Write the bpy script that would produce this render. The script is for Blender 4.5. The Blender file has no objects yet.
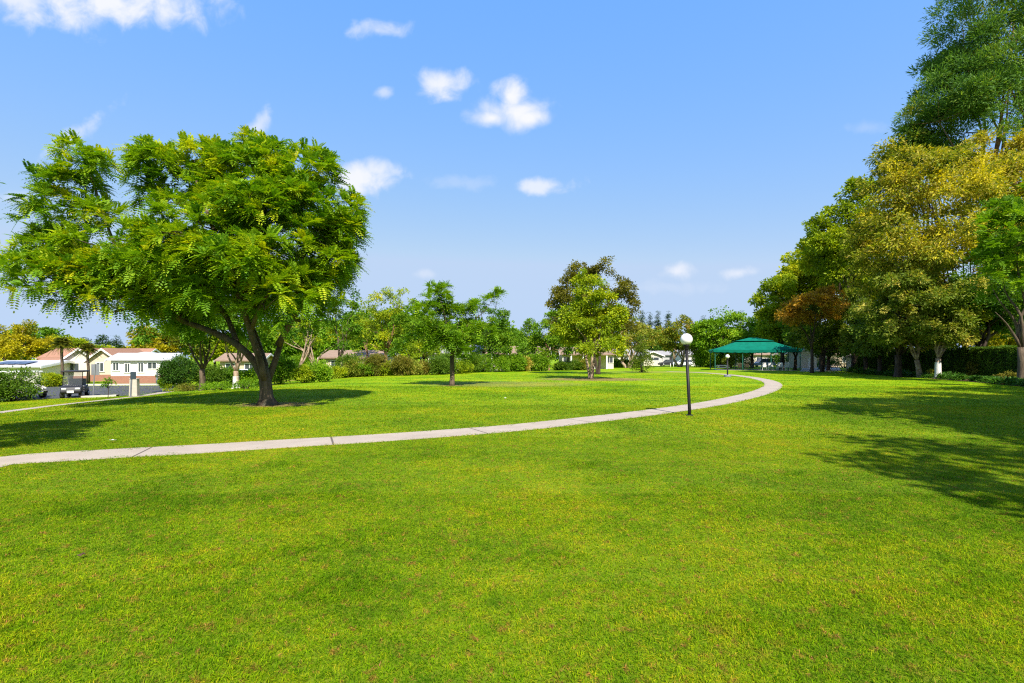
import bpy, bmesh, math, random
import numpy as np
from mathutils import Vector

R = math.radians
rng = np.random.default_rng(7)
random.seed(7)
sc = bpy.context.scene
COL = sc.collection

# ------------------------------------------------------------------ camera
EYE, FOC, HOR = 1.9, 500.0, 358.0
cd = bpy.data.cameras.new("camera")
cam = bpy.data.objects.new("camera", cd)
COL.objects.link(cam)
cam.location = (0, 0, EYE)
cam.rotation_euler = (R(90), 0, 0)
cd.sensor_width = 36.0
cd.lens = FOC / 1024 * 36.0
cd.shift_y = (HOR - 341.5) / 1024.0
cd.clip_start = 0.05
cd.clip_end = 5000
sc.camera = cam

# ------------------------------------------------------------------ light
SUN_EL, SUN_AZ = R(48), R(15)          # azimuth: behind the camera, turned to its right
sdir = Vector((math.sin(SUN_AZ) * math.cos(SUN_EL), -math.cos(SUN_AZ) * math.cos(SUN_EL), math.sin(SUN_EL)))
ld = bpy.data.lights.new("sun", 'SUN')
ld.energy = 4.5
ld.angle = R(0.55)
ld.color = (1.0, 0.93, 0.82)
sun = bpy.data.objects.new("sun", ld)
COL.objects.link(sun)
sun.rotation_euler = sdir.to_track_quat('Z', 'Y').to_euler()
sun.location = (0, -20, 60)

sc.view_settings.view_transform = 'Standard'
sc.view_settings.look = 'None'
sc.view_settings.exposure = 1.05
sc.view_settings.gamma = 1.0
sc.view_settings.use_curve_mapping = False
sc.cycles.use_denoising = False
sc.cycles.max_bounces = 6
sc.cycles.diffuse_bounces = 4
sc.cycles.glossy_bounces = 2
sc.cycles.transmission_bounces = 4
sc.cycles.transparent_max_bounces = 4
sc.cycles.caustics_reflective = False
sc.cycles.caustics_refractive = False
sc.cycles.filter_width = 1.2

world = bpy.data.worlds.new("World")
sc.world = world
world.use_nodes = True
wn, wl = world.node_tree.nodes, world.node_tree.links
wn.clear()
w_out = wn.new("ShaderNodeOutputWorld")
w_bg = wn.new("ShaderNodeBackground")
w_bg.inputs["Strength"].default_value = 0.14
wl.new(w_bg.outputs[0], w_out.inputs["Surface"])
sky = wn.new("ShaderNodeTexSky")
sky.sky_type = 'NISHITA'
sky.sun_disc = False
sky.sun_elevation = SUN_EL
sky.sun_rotation = R(180) - SUN_AZ
sky.altitude = 50
sky.air_density = 1.0
sky.dust_density = 0.6
sky.ozone_density = 1.6
# colour of the air: each channel of the sky's brightness range is eased by a power of its own
w_sep = wn.new("ShaderNodeSeparateColor"); wl.new(sky.outputs[0], w_sep.inputs[0])
w_com = wn.new("ShaderNodeCombineColor")
for i_, (gain, pw) in enumerate(((0.69, 0.88), (1.31, 0.40), (4.6, -0.20))):
    p_ = wn.new("ShaderNodeMath"); p_.operation = 'POWER'; p_.inputs[1].default_value = pw
    g_ = wn.new("ShaderNodeMath"); g_.operation = 'MULTIPLY'; g_.inputs[1].default_value = gain
    c_ = wn.new("ShaderNodeMath"); c_.operation = 'MINIMUM'; c_.inputs[1].default_value = (3.0, 4.3, 6.2)[i_]
    wl.new(w_sep.outputs[i_], c_.inputs[0]); wl.new(c_.outputs[0], p_.inputs[0]); wl.new(p_.outputs[0], g_.inputs[0])
    e_ = wn.new("ShaderNodeMath"); e_.operation = 'SUBTRACT'; e_.inputs[1].default_value = (8.5, 9.0, 9.5)[i_]
    f_ = wn.new("ShaderNodeMath"); f_.operation = 'MAXIMUM'; f_.inputs[1].default_value = 0.0
    h_ = wn.new("ShaderNodeMath"); h_.operation = 'MULTIPLY_ADD'; h_.inputs[1].default_value = 1.0
    wl.new(w_sep.outputs[i_], e_.inputs[0]); wl.new(e_.outputs[0], f_.inputs[0]); wl.new(f_.outputs[0], h_.inputs[0])
    wl.new(g_.outputs[0], h_.inputs[2]); wl.new(h_.outputs[0], w_com.inputs[i_])
# clouds: patches of fractal density at their own bearings in the sky
CLOUDS = [  # bearing px, py, half sizes, tilt, strength, noise amount
    (105, 2, 125, 30, 0, 0.95, 1.0), (20, -6, 60, 30, 0, .8, 1.0), (378, 30, 34, 11, 0, 0.55, 1.3),
    (440, 84, 34, 17, -4, 0.9, 1.1), (384, 92, 13, 7, 0, 0.5, 1.0), (512, 112, 42, 20, 0, 1.0, .75), (528, 117, 28, 13, 0, 1.0, .6), (492, 118, 22, 12, 0, 1.0, .6),
    (512, 97, 22, 20, 0, 1.0, .9), (362, 180, 44, 20, 4, 0.95, 1.0), (376, 170, 18, 14, 0, .8, .9), (540, 186, 38, 10, 3, 0.75, 1.2),
    (465, 183, 40, 8, 0, 0.18, 1.6), (677, 271, 18, 11, 0, 0.75, .9), (738, 273, 17, 8, 0, 0.6, 1.0),
    (72, 137, 52, 9, 36, 0.5, 1.5), (258, 126, 22, 10, 55, 0.6, 1.3), (10, 198, 26, 8, 0, 0.35, 1.2),
    (865, 128, 30, 9, 0, .16, 1.4), (425, 274, 16, 6, 0, .3, 1.2), (640, 288, 70, 8, 0, .15, 1.5),
]
tc = wn.new("ShaderNodeTexCoord")
sp = wn.new("ShaderNodeSeparateXYZ")
wl.new(tc.outputs["Generated"], sp.inputs[0])
def wmath(op, a, b=None, clamp=False):
    n = wn.new("ShaderNodeMath"); n.operation = op; n.use_clamp = clamp
    for i, v in enumerate((a, b)):
        if v is None: continue
        if isinstance(v, (int, float)): n.inputs[i].default_value = v
        else: wl.new(v, n.inputs[i])
    return n.outputs[0]
yy = wmath('MAXIMUM', sp.outputs[1], 0.02)
uu = wmath('DIVIDE', sp.outputs[0], yy)
vv = wmath('DIVIDE', sp.outputs[2], yy)
cb = wn.new("ShaderNodeCombineXYZ")
wl.new(uu, cb.inputs[0]); wl.new(vv, cb.inputs[1])
nz = wn.new("ShaderNodeTexNoise")
nz.inputs["Scale"].default_value = 17.0
nz.inputs["Detail"].default_value = 7.0
nz.inputs["Roughness"].default_value = 0.55
nz.inputs["Distortion"].default_value = 0.3
wl.new(cb.outputs[0], nz.inputs["Vector"])
nzc = wmath('SUBTRACT', nz.outputs[0], 0.5)
acc = None
for (px, py, rx, ry, ang, st, na) in CLOUDS:
    mp = wn.new("ShaderNodeMapping"); mp.vector_type = 'TEXTURE'
    mp.inputs["Location"].default_value = ((px - 512) / FOC, (HOR - py) / FOC, 0)
    mp.inputs["Rotation"].default_value = (0, 0, R(ang))
    mp.inputs["Scale"].default_value = (rx * 1.15 / FOC, ry * 1.15 / FOC, 1)
    wl.new(cb.outputs[0], mp.inputs["Vector"])
    ln = wn.new("ShaderNodeVectorMath"); ln.operation = 'LENGTH'
    wl.new(mp.outputs[0], ln.inputs[0])
    d = wmath('SUBTRACT', 1.0, ln.outputs["Value"])
    ma = wn.new("ShaderNodeMath"); ma.operation = 'MULTIPLY_ADD'
    wl.new(nzc, ma.inputs[0]); ma.inputs[1].default_value = 1.9 * na
    wl.new(d, ma.inputs[2])
    mr = wn.new("ShaderNodeMapRange"); mr.interpolation_type = 'SMOOTHSTEP'
    mr.inputs["From Min"].default_value = 0.0
    mr.inputs["From Max"].default_value = 1.0
    mr.inputs["To Max"].default_value = st
    wl.new(ma.outputs[0], mr.inputs["Value"])
    acc = mr.outputs[0] if acc is None else wmath('MAXIMUM', acc, mr.outputs[0])
front = wn.new("ShaderNodeMapRange")
front.inputs["From Min"].default_value = 0.03; front.inputs["From Max"].default_value = 0.1
wl.new(sp.outputs[1], front.inputs["Value"])
acc = wmath('MULTIPLY', acc, front.outputs[0])
cmix = wn.new("ShaderNodeMix"); cmix.data_type = 'RGBA'
wl.new(acc, cmix.inputs["Factor"])
wl.new(w_com.outputs[0], cmix.inputs["A"])
cmix.inputs["B"].default_value = (3.30, 3.34, 3.55, 1)
wl.new(cmix.outputs["Result"], w_bg.inputs["Color"])
world.cycles.sampling_method = 'MANUAL'
world.cycles.sample_map_resolution = 512

# ------------------------------------------------------------------ helpers
def lin(c):
    return tuple((v / 12.92 if v <= 0.04045 else ((v + 0.055) / 1.055) ** 2.4) for v in c)

def terr(x, y):
    """height of the ground: level lawn that falls gently towards the street"""
    t = np.clip((-np.asarray(x, float) - 11) / 22, 0, 1)
    return -0.9 * t * t * (3 - 2 * t)

def G(px, py):
    """the ground point seen at bearing px, py"""
    u, v = (px - 512) / FOC, (HOR - py) / FOC
    Y = -EYE / v
    for _ in range(60):
        Y = 0.5 * Y + 0.5 * (float(terr(u * Y, Y)) - EYE) / v
    return Vector((u * Y, Y, float(terr(u * Y, Y))))

def W(px, Y, dz=0.0):
    x = (px - 512) / FOC * Y
    return Vector((x, Y, float(terr(x, Y)) + dz))

def Zp(py, Y):
    return EYE + (HOR - py) / FOC * Y

class MB:
    """collects shapes, then links them as one mesh object"""
    def __init__(s):
        s.v, s.f, s.m = [], [], []
    def add(s, v, f, mi=0):
        o = len(s.v)
        s.v += [tuple(p) for p in v]
        s.f += [tuple(i + o for i in q) for q in f]
        s.m += [mi] * len(f)
    def box(s, cx, cy, cz, sx, sy, sz, rz=0.0, mi=0, taper=1.0):
        c, n = math.cos(rz), math.sin(rz)
        v = []
        for z in (-1, 1):
            k = taper if z > 0 else 1.0
            for (x, y) in ((-1, -1), (1, -1), (1, 1), (-1, 1)):
                X, Y = x * sx / 2 * k, y * sy / 2 * k
                v.append((cx + X * c - Y * n, cy + X * n + Y * c, cz + z * sz / 2))
        s.add(v, [(3, 2, 1, 0), (4, 5, 6, 7), (0, 1, 5, 4), (1, 2, 6, 5), (2, 3, 7, 6), (3, 0, 4, 7)], mi)
    def prism(s, poly, a, b, axis='y', mi=0):
        """poly in the plane across axis, swept from a to b"""
        n = len(poly)
        def pt(p, t):
            return {'y': (p[0], t, p[1]), 'x': (t, p[0], p[1]), 'z': (p[0], p[1], t)}[axis]
        v = [pt(p, a) for p in poly] + [pt(p, b) for p in poly]
        f = [tuple(range(n)), tuple(range(2 * n - 1, n - 1, -1))]
        f += [((i + 1) % n, i, i + n, (i + 1) % n + n) for i in range(n)]
        s.add(v, f, mi)
    def tube(s, pts, rad, n=8, cap=True, mi=0):
        pts = [Vector(p) for p in pts]
        if isinstance(rad, (int, float)): rad = [rad] * len(pts)
        v, f = [], []
        prev = None
        for i, p in enumerate(pts):
            t = (pts[min(i + 1, len(pts) - 1)] - pts[max(i - 1, 0)])
            if t.length < 1e-9: t = Vector((0, 0, 1))
            t.normalize()
            if prev is None:
                a = Vector((1, 0, 0)) if abs(t.x) < 0.8 else Vector((0, 1, 0))
                prev = (a - t * a.dot(t)).normalized()
            else:
                prev = (prev - t * prev.dot(t))
                prev = prev.normalized() if prev.length > 1e-6 else Vector((1, 0, 0))
            b = t.cross(prev)
            for k in range(n):
                an = 2 * math.pi * k / n
                v.append(p + (prev * math.cos(an) + b * math.sin(an)) * rad[i])
            if i:
                o = (i - 1) * n
                for k in range(n):
                    f.append((o + k, o + (k + 1) % n, o + n + (k + 1) % n, o + n + k))
        if cap:
            f.append(tuple(range(n - 1, -1, -1)))
            o = (len(pts) - 1) * n
            f.append(tuple(range(o, o + n)))
        s.add(v, f, mi)
    def lathe(s, prof, n=20, at=(0, 0, 0), mi=0):
        v, f = [], []
        for (r, z) in prof:
            for k in range(n):
                an = 2 * math.pi * k / n
                v.append((at[0] + r * math.cos(an), at[1] + r * math.sin(an), at[2] + z))
        for i in range(len(prof) - 1):
            for k in range(n):
                f.append((i * n + k, i * n + (k + 1) % n, (i + 1) * n + (k + 1) % n, (i + 1) * n + k))
        s.add(v, f, mi)
    def build(s, name, mat, parent=None, smooth=False, bevel=0.0):
        me = bpy.data.meshes.new(name)
        me.from_pydata(s.v, [], s.f)
        for m in (mat if isinstance(mat, (list, tuple)) else [mat]): me.materials.append(m)
        if any(s.m): me.polygons.foreach_set("material_index", s.m)
        me.polygons.foreach_set("use_smooth", [bool(smooth)] * len(me.polygons))
        me.update()
        o = bpy.data.objects.new(name, me)
        COL.objects.link(o)
        if parent: o.parent = parent
        if bevel:
            b = o.modifiers.new("bevel", 'BEVEL'); b.width = bevel; b.segments = 2; b.limit_method = 'ANGLE'
        return o

def tag(o, label=None, cat=None, group=None, kind=None):
    if label: o["label"] = label
    if cat: o["category"] = cat
    if group: o["group"] = group
    if kind: o["kind"] = kind
    return o

def thing(name, label, cat, loc=(0, 0, 0), rz=0.0, group=None):
    o = bpy.data.objects.new(name, None)
    o.empty_display_size = 0.2
    COL.objects.link(o)
    o.location = loc
    o.rotation_euler = (0, 0, rz)
    return tag(o, label, cat, group)

def kids(o):
    return [c for c in COL.objects if c.parent == o]

def kids_of_last():
    return [o for o in COL.objects if o.type == 'EMPTY'][-1]

def copy_tree(o, loc=None, rz=None, label=None, parent=None, sc_=None):
    c = o.copy()
    COL.objects.link(c)
    if parent: c.parent = parent
    for ch in kids(o): copy_tree(ch, parent=c)
    if loc is not None: c.location = loc
    if rz is not None: c.rotation_euler = (0, 0, rz)
    if sc_ is not None: c.scale = (sc_,) * 3 if isinstance(sc_, (int, float)) else sc_
    if label: c["label"] = label
    return c

# ------------------------------------------------------------------ materials
def new_mat(name):
    m = bpy.data.materials.new(name)
    m.use_nodes = True
    nt = m.node_tree
    b = nt.nodes["Principled BSDF"]
    return m, nt.nodes, nt.links, b

def noise_node(N, L, scale, detail=4, rough=0.55, vec=None, dist=0.0):
    n = N.new("ShaderNodeTexNoise")
    n.inputs["Scale"].default_value = scale
    n.inputs["Detail"].default_value = detail
    n.inputs["Roughness"].default_value = rough
    n.inputs["Distortion"].default_value = dist
    if vec is not None: L.new(vec, n.inputs["Vector"])
    return n.outputs[0]

def ramp(N, L, fac, stops):
    r = N.new("ShaderNodeValToRGB")
    el = r.color_ramp.elements
    while len(el) < len(stops): el.new(0.5)
    for e, (p, c) in zip(el, stops):
        e.position = p; e.color = (*c, 1)
    L.new(fac, r.inputs[0])
    return r.outputs[0]

def mix(N, L, fac, a, b, mode='MIX'):
    n = N.new("ShaderNodeMix"); n.data_type = 'RGBA'; n.blend_type = mode
    for k, v in (("Factor", fac), ("A", a), ("B", b)):
        if isinstance(v, (int, float)): n.inputs[k].default_value = v
        elif isinstance(v, tuple): n.inputs[k].default_value = (*v, 1)
        else: L.new(v, n.inputs[k])
    return n.outputs["Result"]

def mathn(N, L, op, a, b=None, c=None, clamp=False):
    n = N.new("ShaderNodeMath"); n.operation = op; n.use_clamp = clamp
    for i, v in enumerate((a, b, c)):
        if v is None: continue
        if isinstance(v, (int, float)): n.inputs[i].default_value = v
        else: L.new(v, n.inputs[i])
    return n.outputs[0]

def maprange(N, L, v, a, b, c=0.0, d=1.0, smooth=True):
    n = N.new("ShaderNodeMapRange")
    if smooth: n.interpolation_type = 'SMOOTHSTEP'
    L.new(v, n.inputs["Value"])
    for k, x in (("From Min", a), ("From Max", b), ("To Min", c), ("To Max", d)): n.inputs[k].default_value = x
    return n.outputs[0]

def bump(N, L, b, h, strength=0.4, dist=0.02):
    n = N.new("ShaderNodeBump")
    n.inputs["Strength"].default_value = strength
    n.inputs["Distance"].default_value = dist
    L.new(h, n.inputs["Height"])
    L.new(n.outputs[0], b.inputs["Normal"])

def plain(name, col, rough=0.6, var=0.12, scale=3.0, metal=0.0, spec=0.4, bmp=0.0):
    """a surface whose colour wanders a little with weathering"""
    m, N, L, b = new_mat(name)
    t = N.new("ShaderNodeTexCoord")
    f = noise_node(N, L, scale, 5, 0.6, t.outputs["Object"])
    lo = tuple(v * (1 - var) for v in col); hi = tuple(min(1, v * (1 + var)) for v in col)
    L.new(ramp(N, L, f, [(0.3, lo), (0.7, hi)]), b.inputs["Base Color"])
    b.inputs["Roughness"].default_value = rough
    b.inputs["Metallic"].default_value = metal
    b.inputs["Specular IOR Level"].default_value = spec
    if bmp:
        bump(N, L, b, noise_node(N, L, scale * 12, 4, 0.6, t.outputs["Object"]), bmp, 0.01)
    return m

def foliage_mat(name, stops, trans=0.38, rough=0.55, spec=0.18):
    """leaf colours spread over the clumps through the 'tint' attribute"""
    m, N, L, b = new_mat(name)
    a = N.new("ShaderNodeAttribute"); a.attribute_name = "tint"
    c = ramp(N, L, a.outputs["Fac"], stops)
    L.new(c, b.inputs["Base Color"])
    b.inputs["Roughness"].default_value = rough
    b.inputs["Specular IOR Level"].default_value = spec
    tr = N.new("ShaderNodeBsdfTranslucent")
    L.new(mix(N, L, 1.0, c, (1.25, 1.2, 0.5), 'MULTIPLY'), tr.inputs["Color"])
    mx = N.new("ShaderNodeMixShader"); mx.inputs[0].default_value = trans
    L.new(b.outputs[0], mx.inputs[1]); L.new(tr.outputs[0], mx.inputs[2])
    L.new(mx.outputs[0], N["Material Output"].inputs["Surface"])
    return m

def bark_mat(name, lo, hi, scale=6.0, patch=None):
    m, N, L, b = new_mat(name)
    t = N.new("ShaderNodeTexCoord")
    mp = N.new("ShaderNodeMapping"); mp.inputs["Scale"].default_value = (1, 1, 0.22)
    L.new(t.outputs["Object"], mp.inputs["Vector"])
    f = noise_node(N, L, scale, 6, 0.65, mp.outputs[0], 0.6)
    c = ramp(N, L, f, [(0.32, lo), (0.66, hi)])
    if patch:
        g = noise_node(N, L, scale * 0.5, 3, 0.5, t.outputs["Object"])
        c = mix(N, L, maprange(N, L, g, 0.52, 0.6), c, patch)
    L.new(c, b.inputs["Base Color"])
    b.inputs["Roughness"].default_value = 0.85
    b.inputs["Specular IOR Level"].default_value = 0.15
    bump(N, L, b, f, 0.8, 0.03)
    return m

M = {}
M['bark'] = bark_mat("bark", (0.035, 0.026, 0.018), (0.155, 0.115, 0.078), 7)
M['bark_pale'] = bark_mat("pale_bark", (0.16, 0.115, 0.08), (0.42, 0.32, 0.23), 5, (0.20, 0.14, 0.09))
M['bark_dark'] = bark_mat("dark_bark", (0.022, 0.016, 0.013), (0.085, 0.06, 0.045), 7)
M['bark_red'] = bark_mat("reddish_bark", (0.10, 0.05, 0.03), (0.32, 0.18, 0.11), 6)
M['whitewash'] = plain("whitewash", (0.62, 0.60, 0.57), 0.85, 0.2, 6)

LEAF_GAIN = (1.72, 1.75, 0.8)
# foliage palettes (linear base colours)
PAL = {
 'jaca': [(0.0, (0.030, 0.082, 0.007)), (0.35, (0.070, 0.150, 0.009)), (0.7, (0.160, 0.235, 0.010)), (1.0, (0.30, 0.30, 0.012))],
 'green': [(0.0, (0.024, 0.066, 0.009)), (0.5, (0.068, 0.142, 0.012)), (1.0, (0.16, 0.225, 0.018))],
 'bright': [(0.0, (0.040, 0.090, 0.010)), (0.5, (0.098, 0.185, 0.014)), (1.0, (0.19, 0.265, 0.018))],
 'dark': [(0.0, (0.016, 0.044, 0.009)), (0.5, (0.036, 0.084, 0.015)), (1.0, (0.085, 0.135, 0.022))],
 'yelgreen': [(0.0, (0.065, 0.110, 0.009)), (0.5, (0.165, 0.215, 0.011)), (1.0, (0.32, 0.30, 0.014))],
 'gold': [(0.0, (0.06, 0.075, 0.010)), (0.35, (0.17, 0.16, 0.012)), (0.7, (0.29, 0.24, 0.012)), (1.0, (0.40, 0.31, 0.012))],
 'silkoak': [(0.0, (0.07, 0.095, 0.011)), (0.28, (0.13, 0.155, 0.014)), (0.48, (0.21, 0.195, 0.035)), (0.6, (0.25, 0.195, 0.085)), (0.68, (0.25, 0.225, 0.016)), (1.0, (0.37, 0.29, 0.016))],
 'olive': [(0.0, (0.032, 0.058, 0.012)), (0.45, (0.090, 0.128, 0.022)), (0.75, (0.17, 0.18, 0.045)), (1.0, (0.34, 0.27, 0.12))],
 'purple': [(0.0, (0.040, 0.045, 0.012)), (0.5, (0.088, 0.084, 0.018)), (1.0, (0.150, 0.135, 0.02))],
 'rust': [(0.0, (0.11, 0.075, 0.012)), (0.5, (0.25, 0.135, 0.025)), (1.0, (0.34, 0.19, 0.03))],
 'rustgreen': [(0.0, (0.045, 0.08, 0.012)), (0.5, (0.10, 0.125, 0.016)), (0.8, (0.17, 0.145, 0.02)), (1.0, (0.26, 0.15, 0.02))],
 'pine': [(0.0, (0.026, 0.068, 0.024)), (0.5, (0.064, 0.130, 0.040)), (0.85, (0.125, 0.18, 0.045)), (1.0, (0.20, 0.19, 0.055))],
 'cedar': [(0.0, (0.010, 0.030, 0.014)), (0.5, (0.024, 0.056, 0.024)), (1.0, (0.05, 0.09, 0.035))],
 'hedge': [(0.0, (0.018, 0.044, 0.007)), (0.5, (0.045, 0.092, 0.012)), (1.0, (0.105, 0.155, 0.020))],
 'agap': [(0.0, (0.012, 0.045, 0.010)), (0.5, (0.03, 0.085, 0.016)), (1.0, (0.08, 0.15, 0.03))],
 'redleaf': [(0.0, (0.045, 0.050, 0.013)), (0.5, (0.10, 0.100, 0.026)), (1.0, (0.17, 0.135, 0.04))],
 'palm': [(0.0, (0.020, 0.030, 0.008)), (0.5, (0.06, 0.075, 0.014)), (1.0, (0.17, 0.14, 0.03))],
}
for k, v in PAL.items():
    M['leaf_' + k] = foliage_mat("leaf_" + k, [(p, (min(.6, c[0] * LEAF_GAIN[0]), min(.6, c[1] * LEAF_GAIN[1]), c[2] * LEAF_GAIN[2])) for p, c in v])

# the lawn's colour: one set of nodes shared by the ground sheet and the blades
TREE_SOIL = []          # x, y, radius, strength of worn soil round a trunk
def lawn_colour(N, L, pos):
    n1 = noise_node(N, L, 0.22, 3, 0.5, pos)
    n2 = noise_node(N, L, 1.1, 4, 0.6, pos)
    n3 = noise_node(N, L, 5.0, 4, 0.65, pos)
    s = mathn(N, L, 'MULTIPLY_ADD', n2, 0.45, mathn(N, L, 'MULTIPLY', n1, 0.70))
    s = mathn(N, L, 'MULTIPLY_ADD', n3, 0.5, s)           # mean near .82
    base = ramp(N, L, mathn(N, L, 'SUBTRACT', s, 0.32),
                [(0.37, LAWN[0]), (0.48, LAWN[1]), (0.57, LAWN[2]), (0.68, LAWN[3])])
    dry2 = mathn(N, L, 'MULTIPLY', maprange(N, L, noise_node(N, L, 9.0, 4, 0.75, pos, 0.3), 0.545, 0.65), 0.85)
    base = mix(N, L, dry2, base, (0.32, 0.185, 0.03))
    dry = mathn(N, L, 'MULTIPLY', maprange(N, L, noise_node(N, L, 2.3, 5, 0.72, pos, 0.4), 0.54, 0.70),
                maprange(N, L, noise_node(N, L, 0.35, 2, 0.5, pos), 0.44, 0.62))
    base = mix(N, L, mathn(N, L, 'MULTIPLY', dry, 0.7), base, (0.34, 0.235, 0.03))
    for (x, y, r, k) in TREE_SOIL:
        d = N.new("ShaderNodeVectorMath"); d.operation = 'SUBTRACT'
        L.new(pos, d.inputs[0]); d.inputs[1].default_value = (x, y, 0)
        m = N.new("ShaderNodeVectorMath"); m.operation = 'MULTIPLY'
        L.new(d.outputs[0], m.inputs[0]); m.inputs[1].default_value = (1 / r, 1.5 / r, 0)
        ln = N.new("ShaderNodeVectorMath"); ln.operation = 'LENGTH'
        L.new(m.outputs[0], ln.inputs[0])
        q = mathn(N, L, 'MULTIPLY_ADD', mathn(N, L, 'SUBTRACT', n3, 0.5), 1.3, ln.outputs["Value"])
        base = mix(N, L, maprange(N, L, q, 0.55, 1.05, k, 0.0), base, (0.26, 0.165, 0.085))
    return base
LAWN = [(0.100, 0.235, 0.003), (0.180, 0.335, 0.003), (0.255, 0.385, 0.004), (0.370, 0.410, 0.008)]

# ------------------------------------------------------------------ ground
def spaced(stops):
    out = []
    for a, b, st in stops:
        out += list(np.arange(a, b, st))
    return np.array(out + [stops[-1][1]])
def ground_sheet():
    xs = spaced([(-1500, -200, 100), (-200, -60, 20), (-60, 60, 1.5), (60, 200, 20), (200, 1500, 100)])
    ys = spaced([(-300, -40, 40), (-40, 100, 2.0), (100, 300, 20), (300, 2500, 100)])
    X, Y = np.meshgrid(xs, ys)
    Z = terr(X, Y)
    v = np.stack([X, Y, Z], -1).reshape(-1, 3)
    nx, ny = len(xs), len(ys)
    i = np.arange(nx - 1)[None, :] + np.arange(ny - 1)[:, None] * nx
    f = np.stack([i, i + 1, i + nx + 1, i + nx], -1).reshape(-1, 4)
    return v, f
def mesh_np(name, v, f, mat, parent=None, tint=None, smooth=False):
    v = np.ascontiguousarray(v, np.float32); f = np.ascontiguousarray(f, np.int32)
    k = f.shape[1]
    me = bpy.data.meshes.new(name)
    me.vertices.add(len(v)); me.vertices.foreach_set("co", v.ravel())
    me.loops.add(f.size); me.loops.foreach_set("vertex_index", f.ravel())
    me.polygons.add(len(f))
    me.polygons.foreach_set("loop_start", np.arange(0, f.size, k, dtype=np.int32))
    me.polygons.foreach_set("use_smooth", np.full(len(f), bool(smooth)))
    if tint is not None:
        a = me.attributes.new("tint", 'FLOAT', 'FACE')
        a.data.foreach_set("value", np.ascontiguousarray(tint, np.float32))
    me.materials.append(mat)
    me.update(calc_edges=True)
    o = bpy.data.objects.new(name, me)
    COL.objects.link(o)
    if parent: o.parent = parent
    return o

JAC = G(267, 405); MAP = G(591, 379); YJ = G(452, 385.5)
TREE_SOIL += [(JAC.x + 0.3, JAC.y + 0.2, 1.9, 0.9), (MAP.x + 0.5, MAP.y - 0.5, 6.0, 0.8), (YJ.x, YJ.y, 1.0, 0.6),
              (G(300, 380).x, G(300, 380).y, 5.5, 0.55), (G(660, 372).x, G(660, 372).y, 9, .35), (G(505, 384).x, G(505, 384).y, 7, .4)]

def path_polys():
    a = [(-80, 480), (0, 461.5), (100, 454.5), (200, 449), (280, 444), (370, 438.6), (450, 433), (520, 427.3), (590, 419.7), (630, 415),
         (660, 411.2), (700, 405.5), (730, 400), (755, 394), (770, 388.5), (773, 384), (766, 380.5), (752, 377.6), (735, 375.4), (715, 373.6), (695, 372.4), (668, 371.6)]
    b = [(-60, 421), (0, 412.5), (60, 405), (115, 399), (145, 395.5), (170, 391.3)]
    return [[G(*p) for p in q] for q in (a, b)]
PATHS = path_polys()
def resample(pts, step=0.35):
    pts = [Vector(p) for p in pts]
    out = []
    n = len(pts)
    for i in range(n - 1):
        p0, p1, p2, p3 = pts[max(i - 1, 0)], pts[i], pts[i + 1], pts[min(i + 2, n - 1)]
        k = max(2, int((p2 - p1).length / step))
        for j in range(k):
            t = j / k
            out.append(0.5 * ((2 * p1) + (p2 - p0) * t + (2 * p0 - 5 * p1 + 4 * p2 - p3) * t * t + (3 * p1 - p0 - 3 * p2 + p3) * t ** 3))
    out.append(pts[-1])
    return out
PATHL = [resample(p) for p in PATHS]
PATHW = [1.12, 1.05]

def lawn_mat(name, blades=False):
    m, N, L, b = new_mat(name)
    g = N.new("ShaderNodeNewGeometry")
    c = lawn_colour(N, L, g.outputs["Position"])
    b.inputs["Specular IOR Level"].default_value = 0.04
    b.inputs["Roughness"].default_value = 0.8
    if blades:
        a = N.new("ShaderNodeAttribute"); a.attribute_name = "tint"
        k = ramp(N, L, a.outputs["Fac"], [(0.0, (0.28, 0.36, 0.4)), (0.45, (0.80, 0.82, 0.8)), (0.80, (1.30, 1.15, 1.0)), (0.87, (1.45, 0.95, 2.0)), (1.0, (1.85, 1.05, 4.0))])
        c = mix(N, L, 1.0, c, k, 'MULTIPLY')
        L.new(c, b.inputs["Base Color"])
        tr = N.new("ShaderNodeBsdfTranslucent"); L.new(c, tr.inputs["Color"])
        mx = N.new("ShaderNodeMixShader"); mx.inputs[0].default_value = 0.4
        L.new(b.outputs[0], mx.inputs[1]); L.new(tr.outputs[0], mx.inputs[2])
        L.new(mx.outputs[0], N["Material Output"].inputs["Surface"])
    else:
        h = noise_node(N, L, 45, 4, 0.7, g.outputs["Position"])
        c2 = mix(N, L, 1.0, c, ramp(N, L, h, [(0.3, (0.62, 0.66, 0.6)), (0.7, (0.98, 0.98, 0.95))]), 'MULTIPLY')
        # thatch and soil, darkened to paint shade gaps between near blades; further off, turf
        thatch_shade = ramp(N, L, noise_node(N, L, 28, 4, 0.7, g.outputs["Position"]), [(0.3, (0.040, 0.075, 0.004)), (0.52, (0.095, 0.120, 0.008)), (0.72, (0.22, 0.155, 0.035))])
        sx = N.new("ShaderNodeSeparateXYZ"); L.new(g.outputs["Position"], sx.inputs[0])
        c2 = mix(N, L, maprange(N, L, sx.outputs[1], 3.0, 40.0, 0.42, 1.0), thatch_shade, c2)
        L.new(c2, b.inputs["Base Color"])
        bump(N, L, b, h, 0.5, 0.03)
    return m
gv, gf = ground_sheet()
tag(mesh_np("ground", gv, gf, lawn_mat("lawn"), smooth=True), kind='structure')

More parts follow.
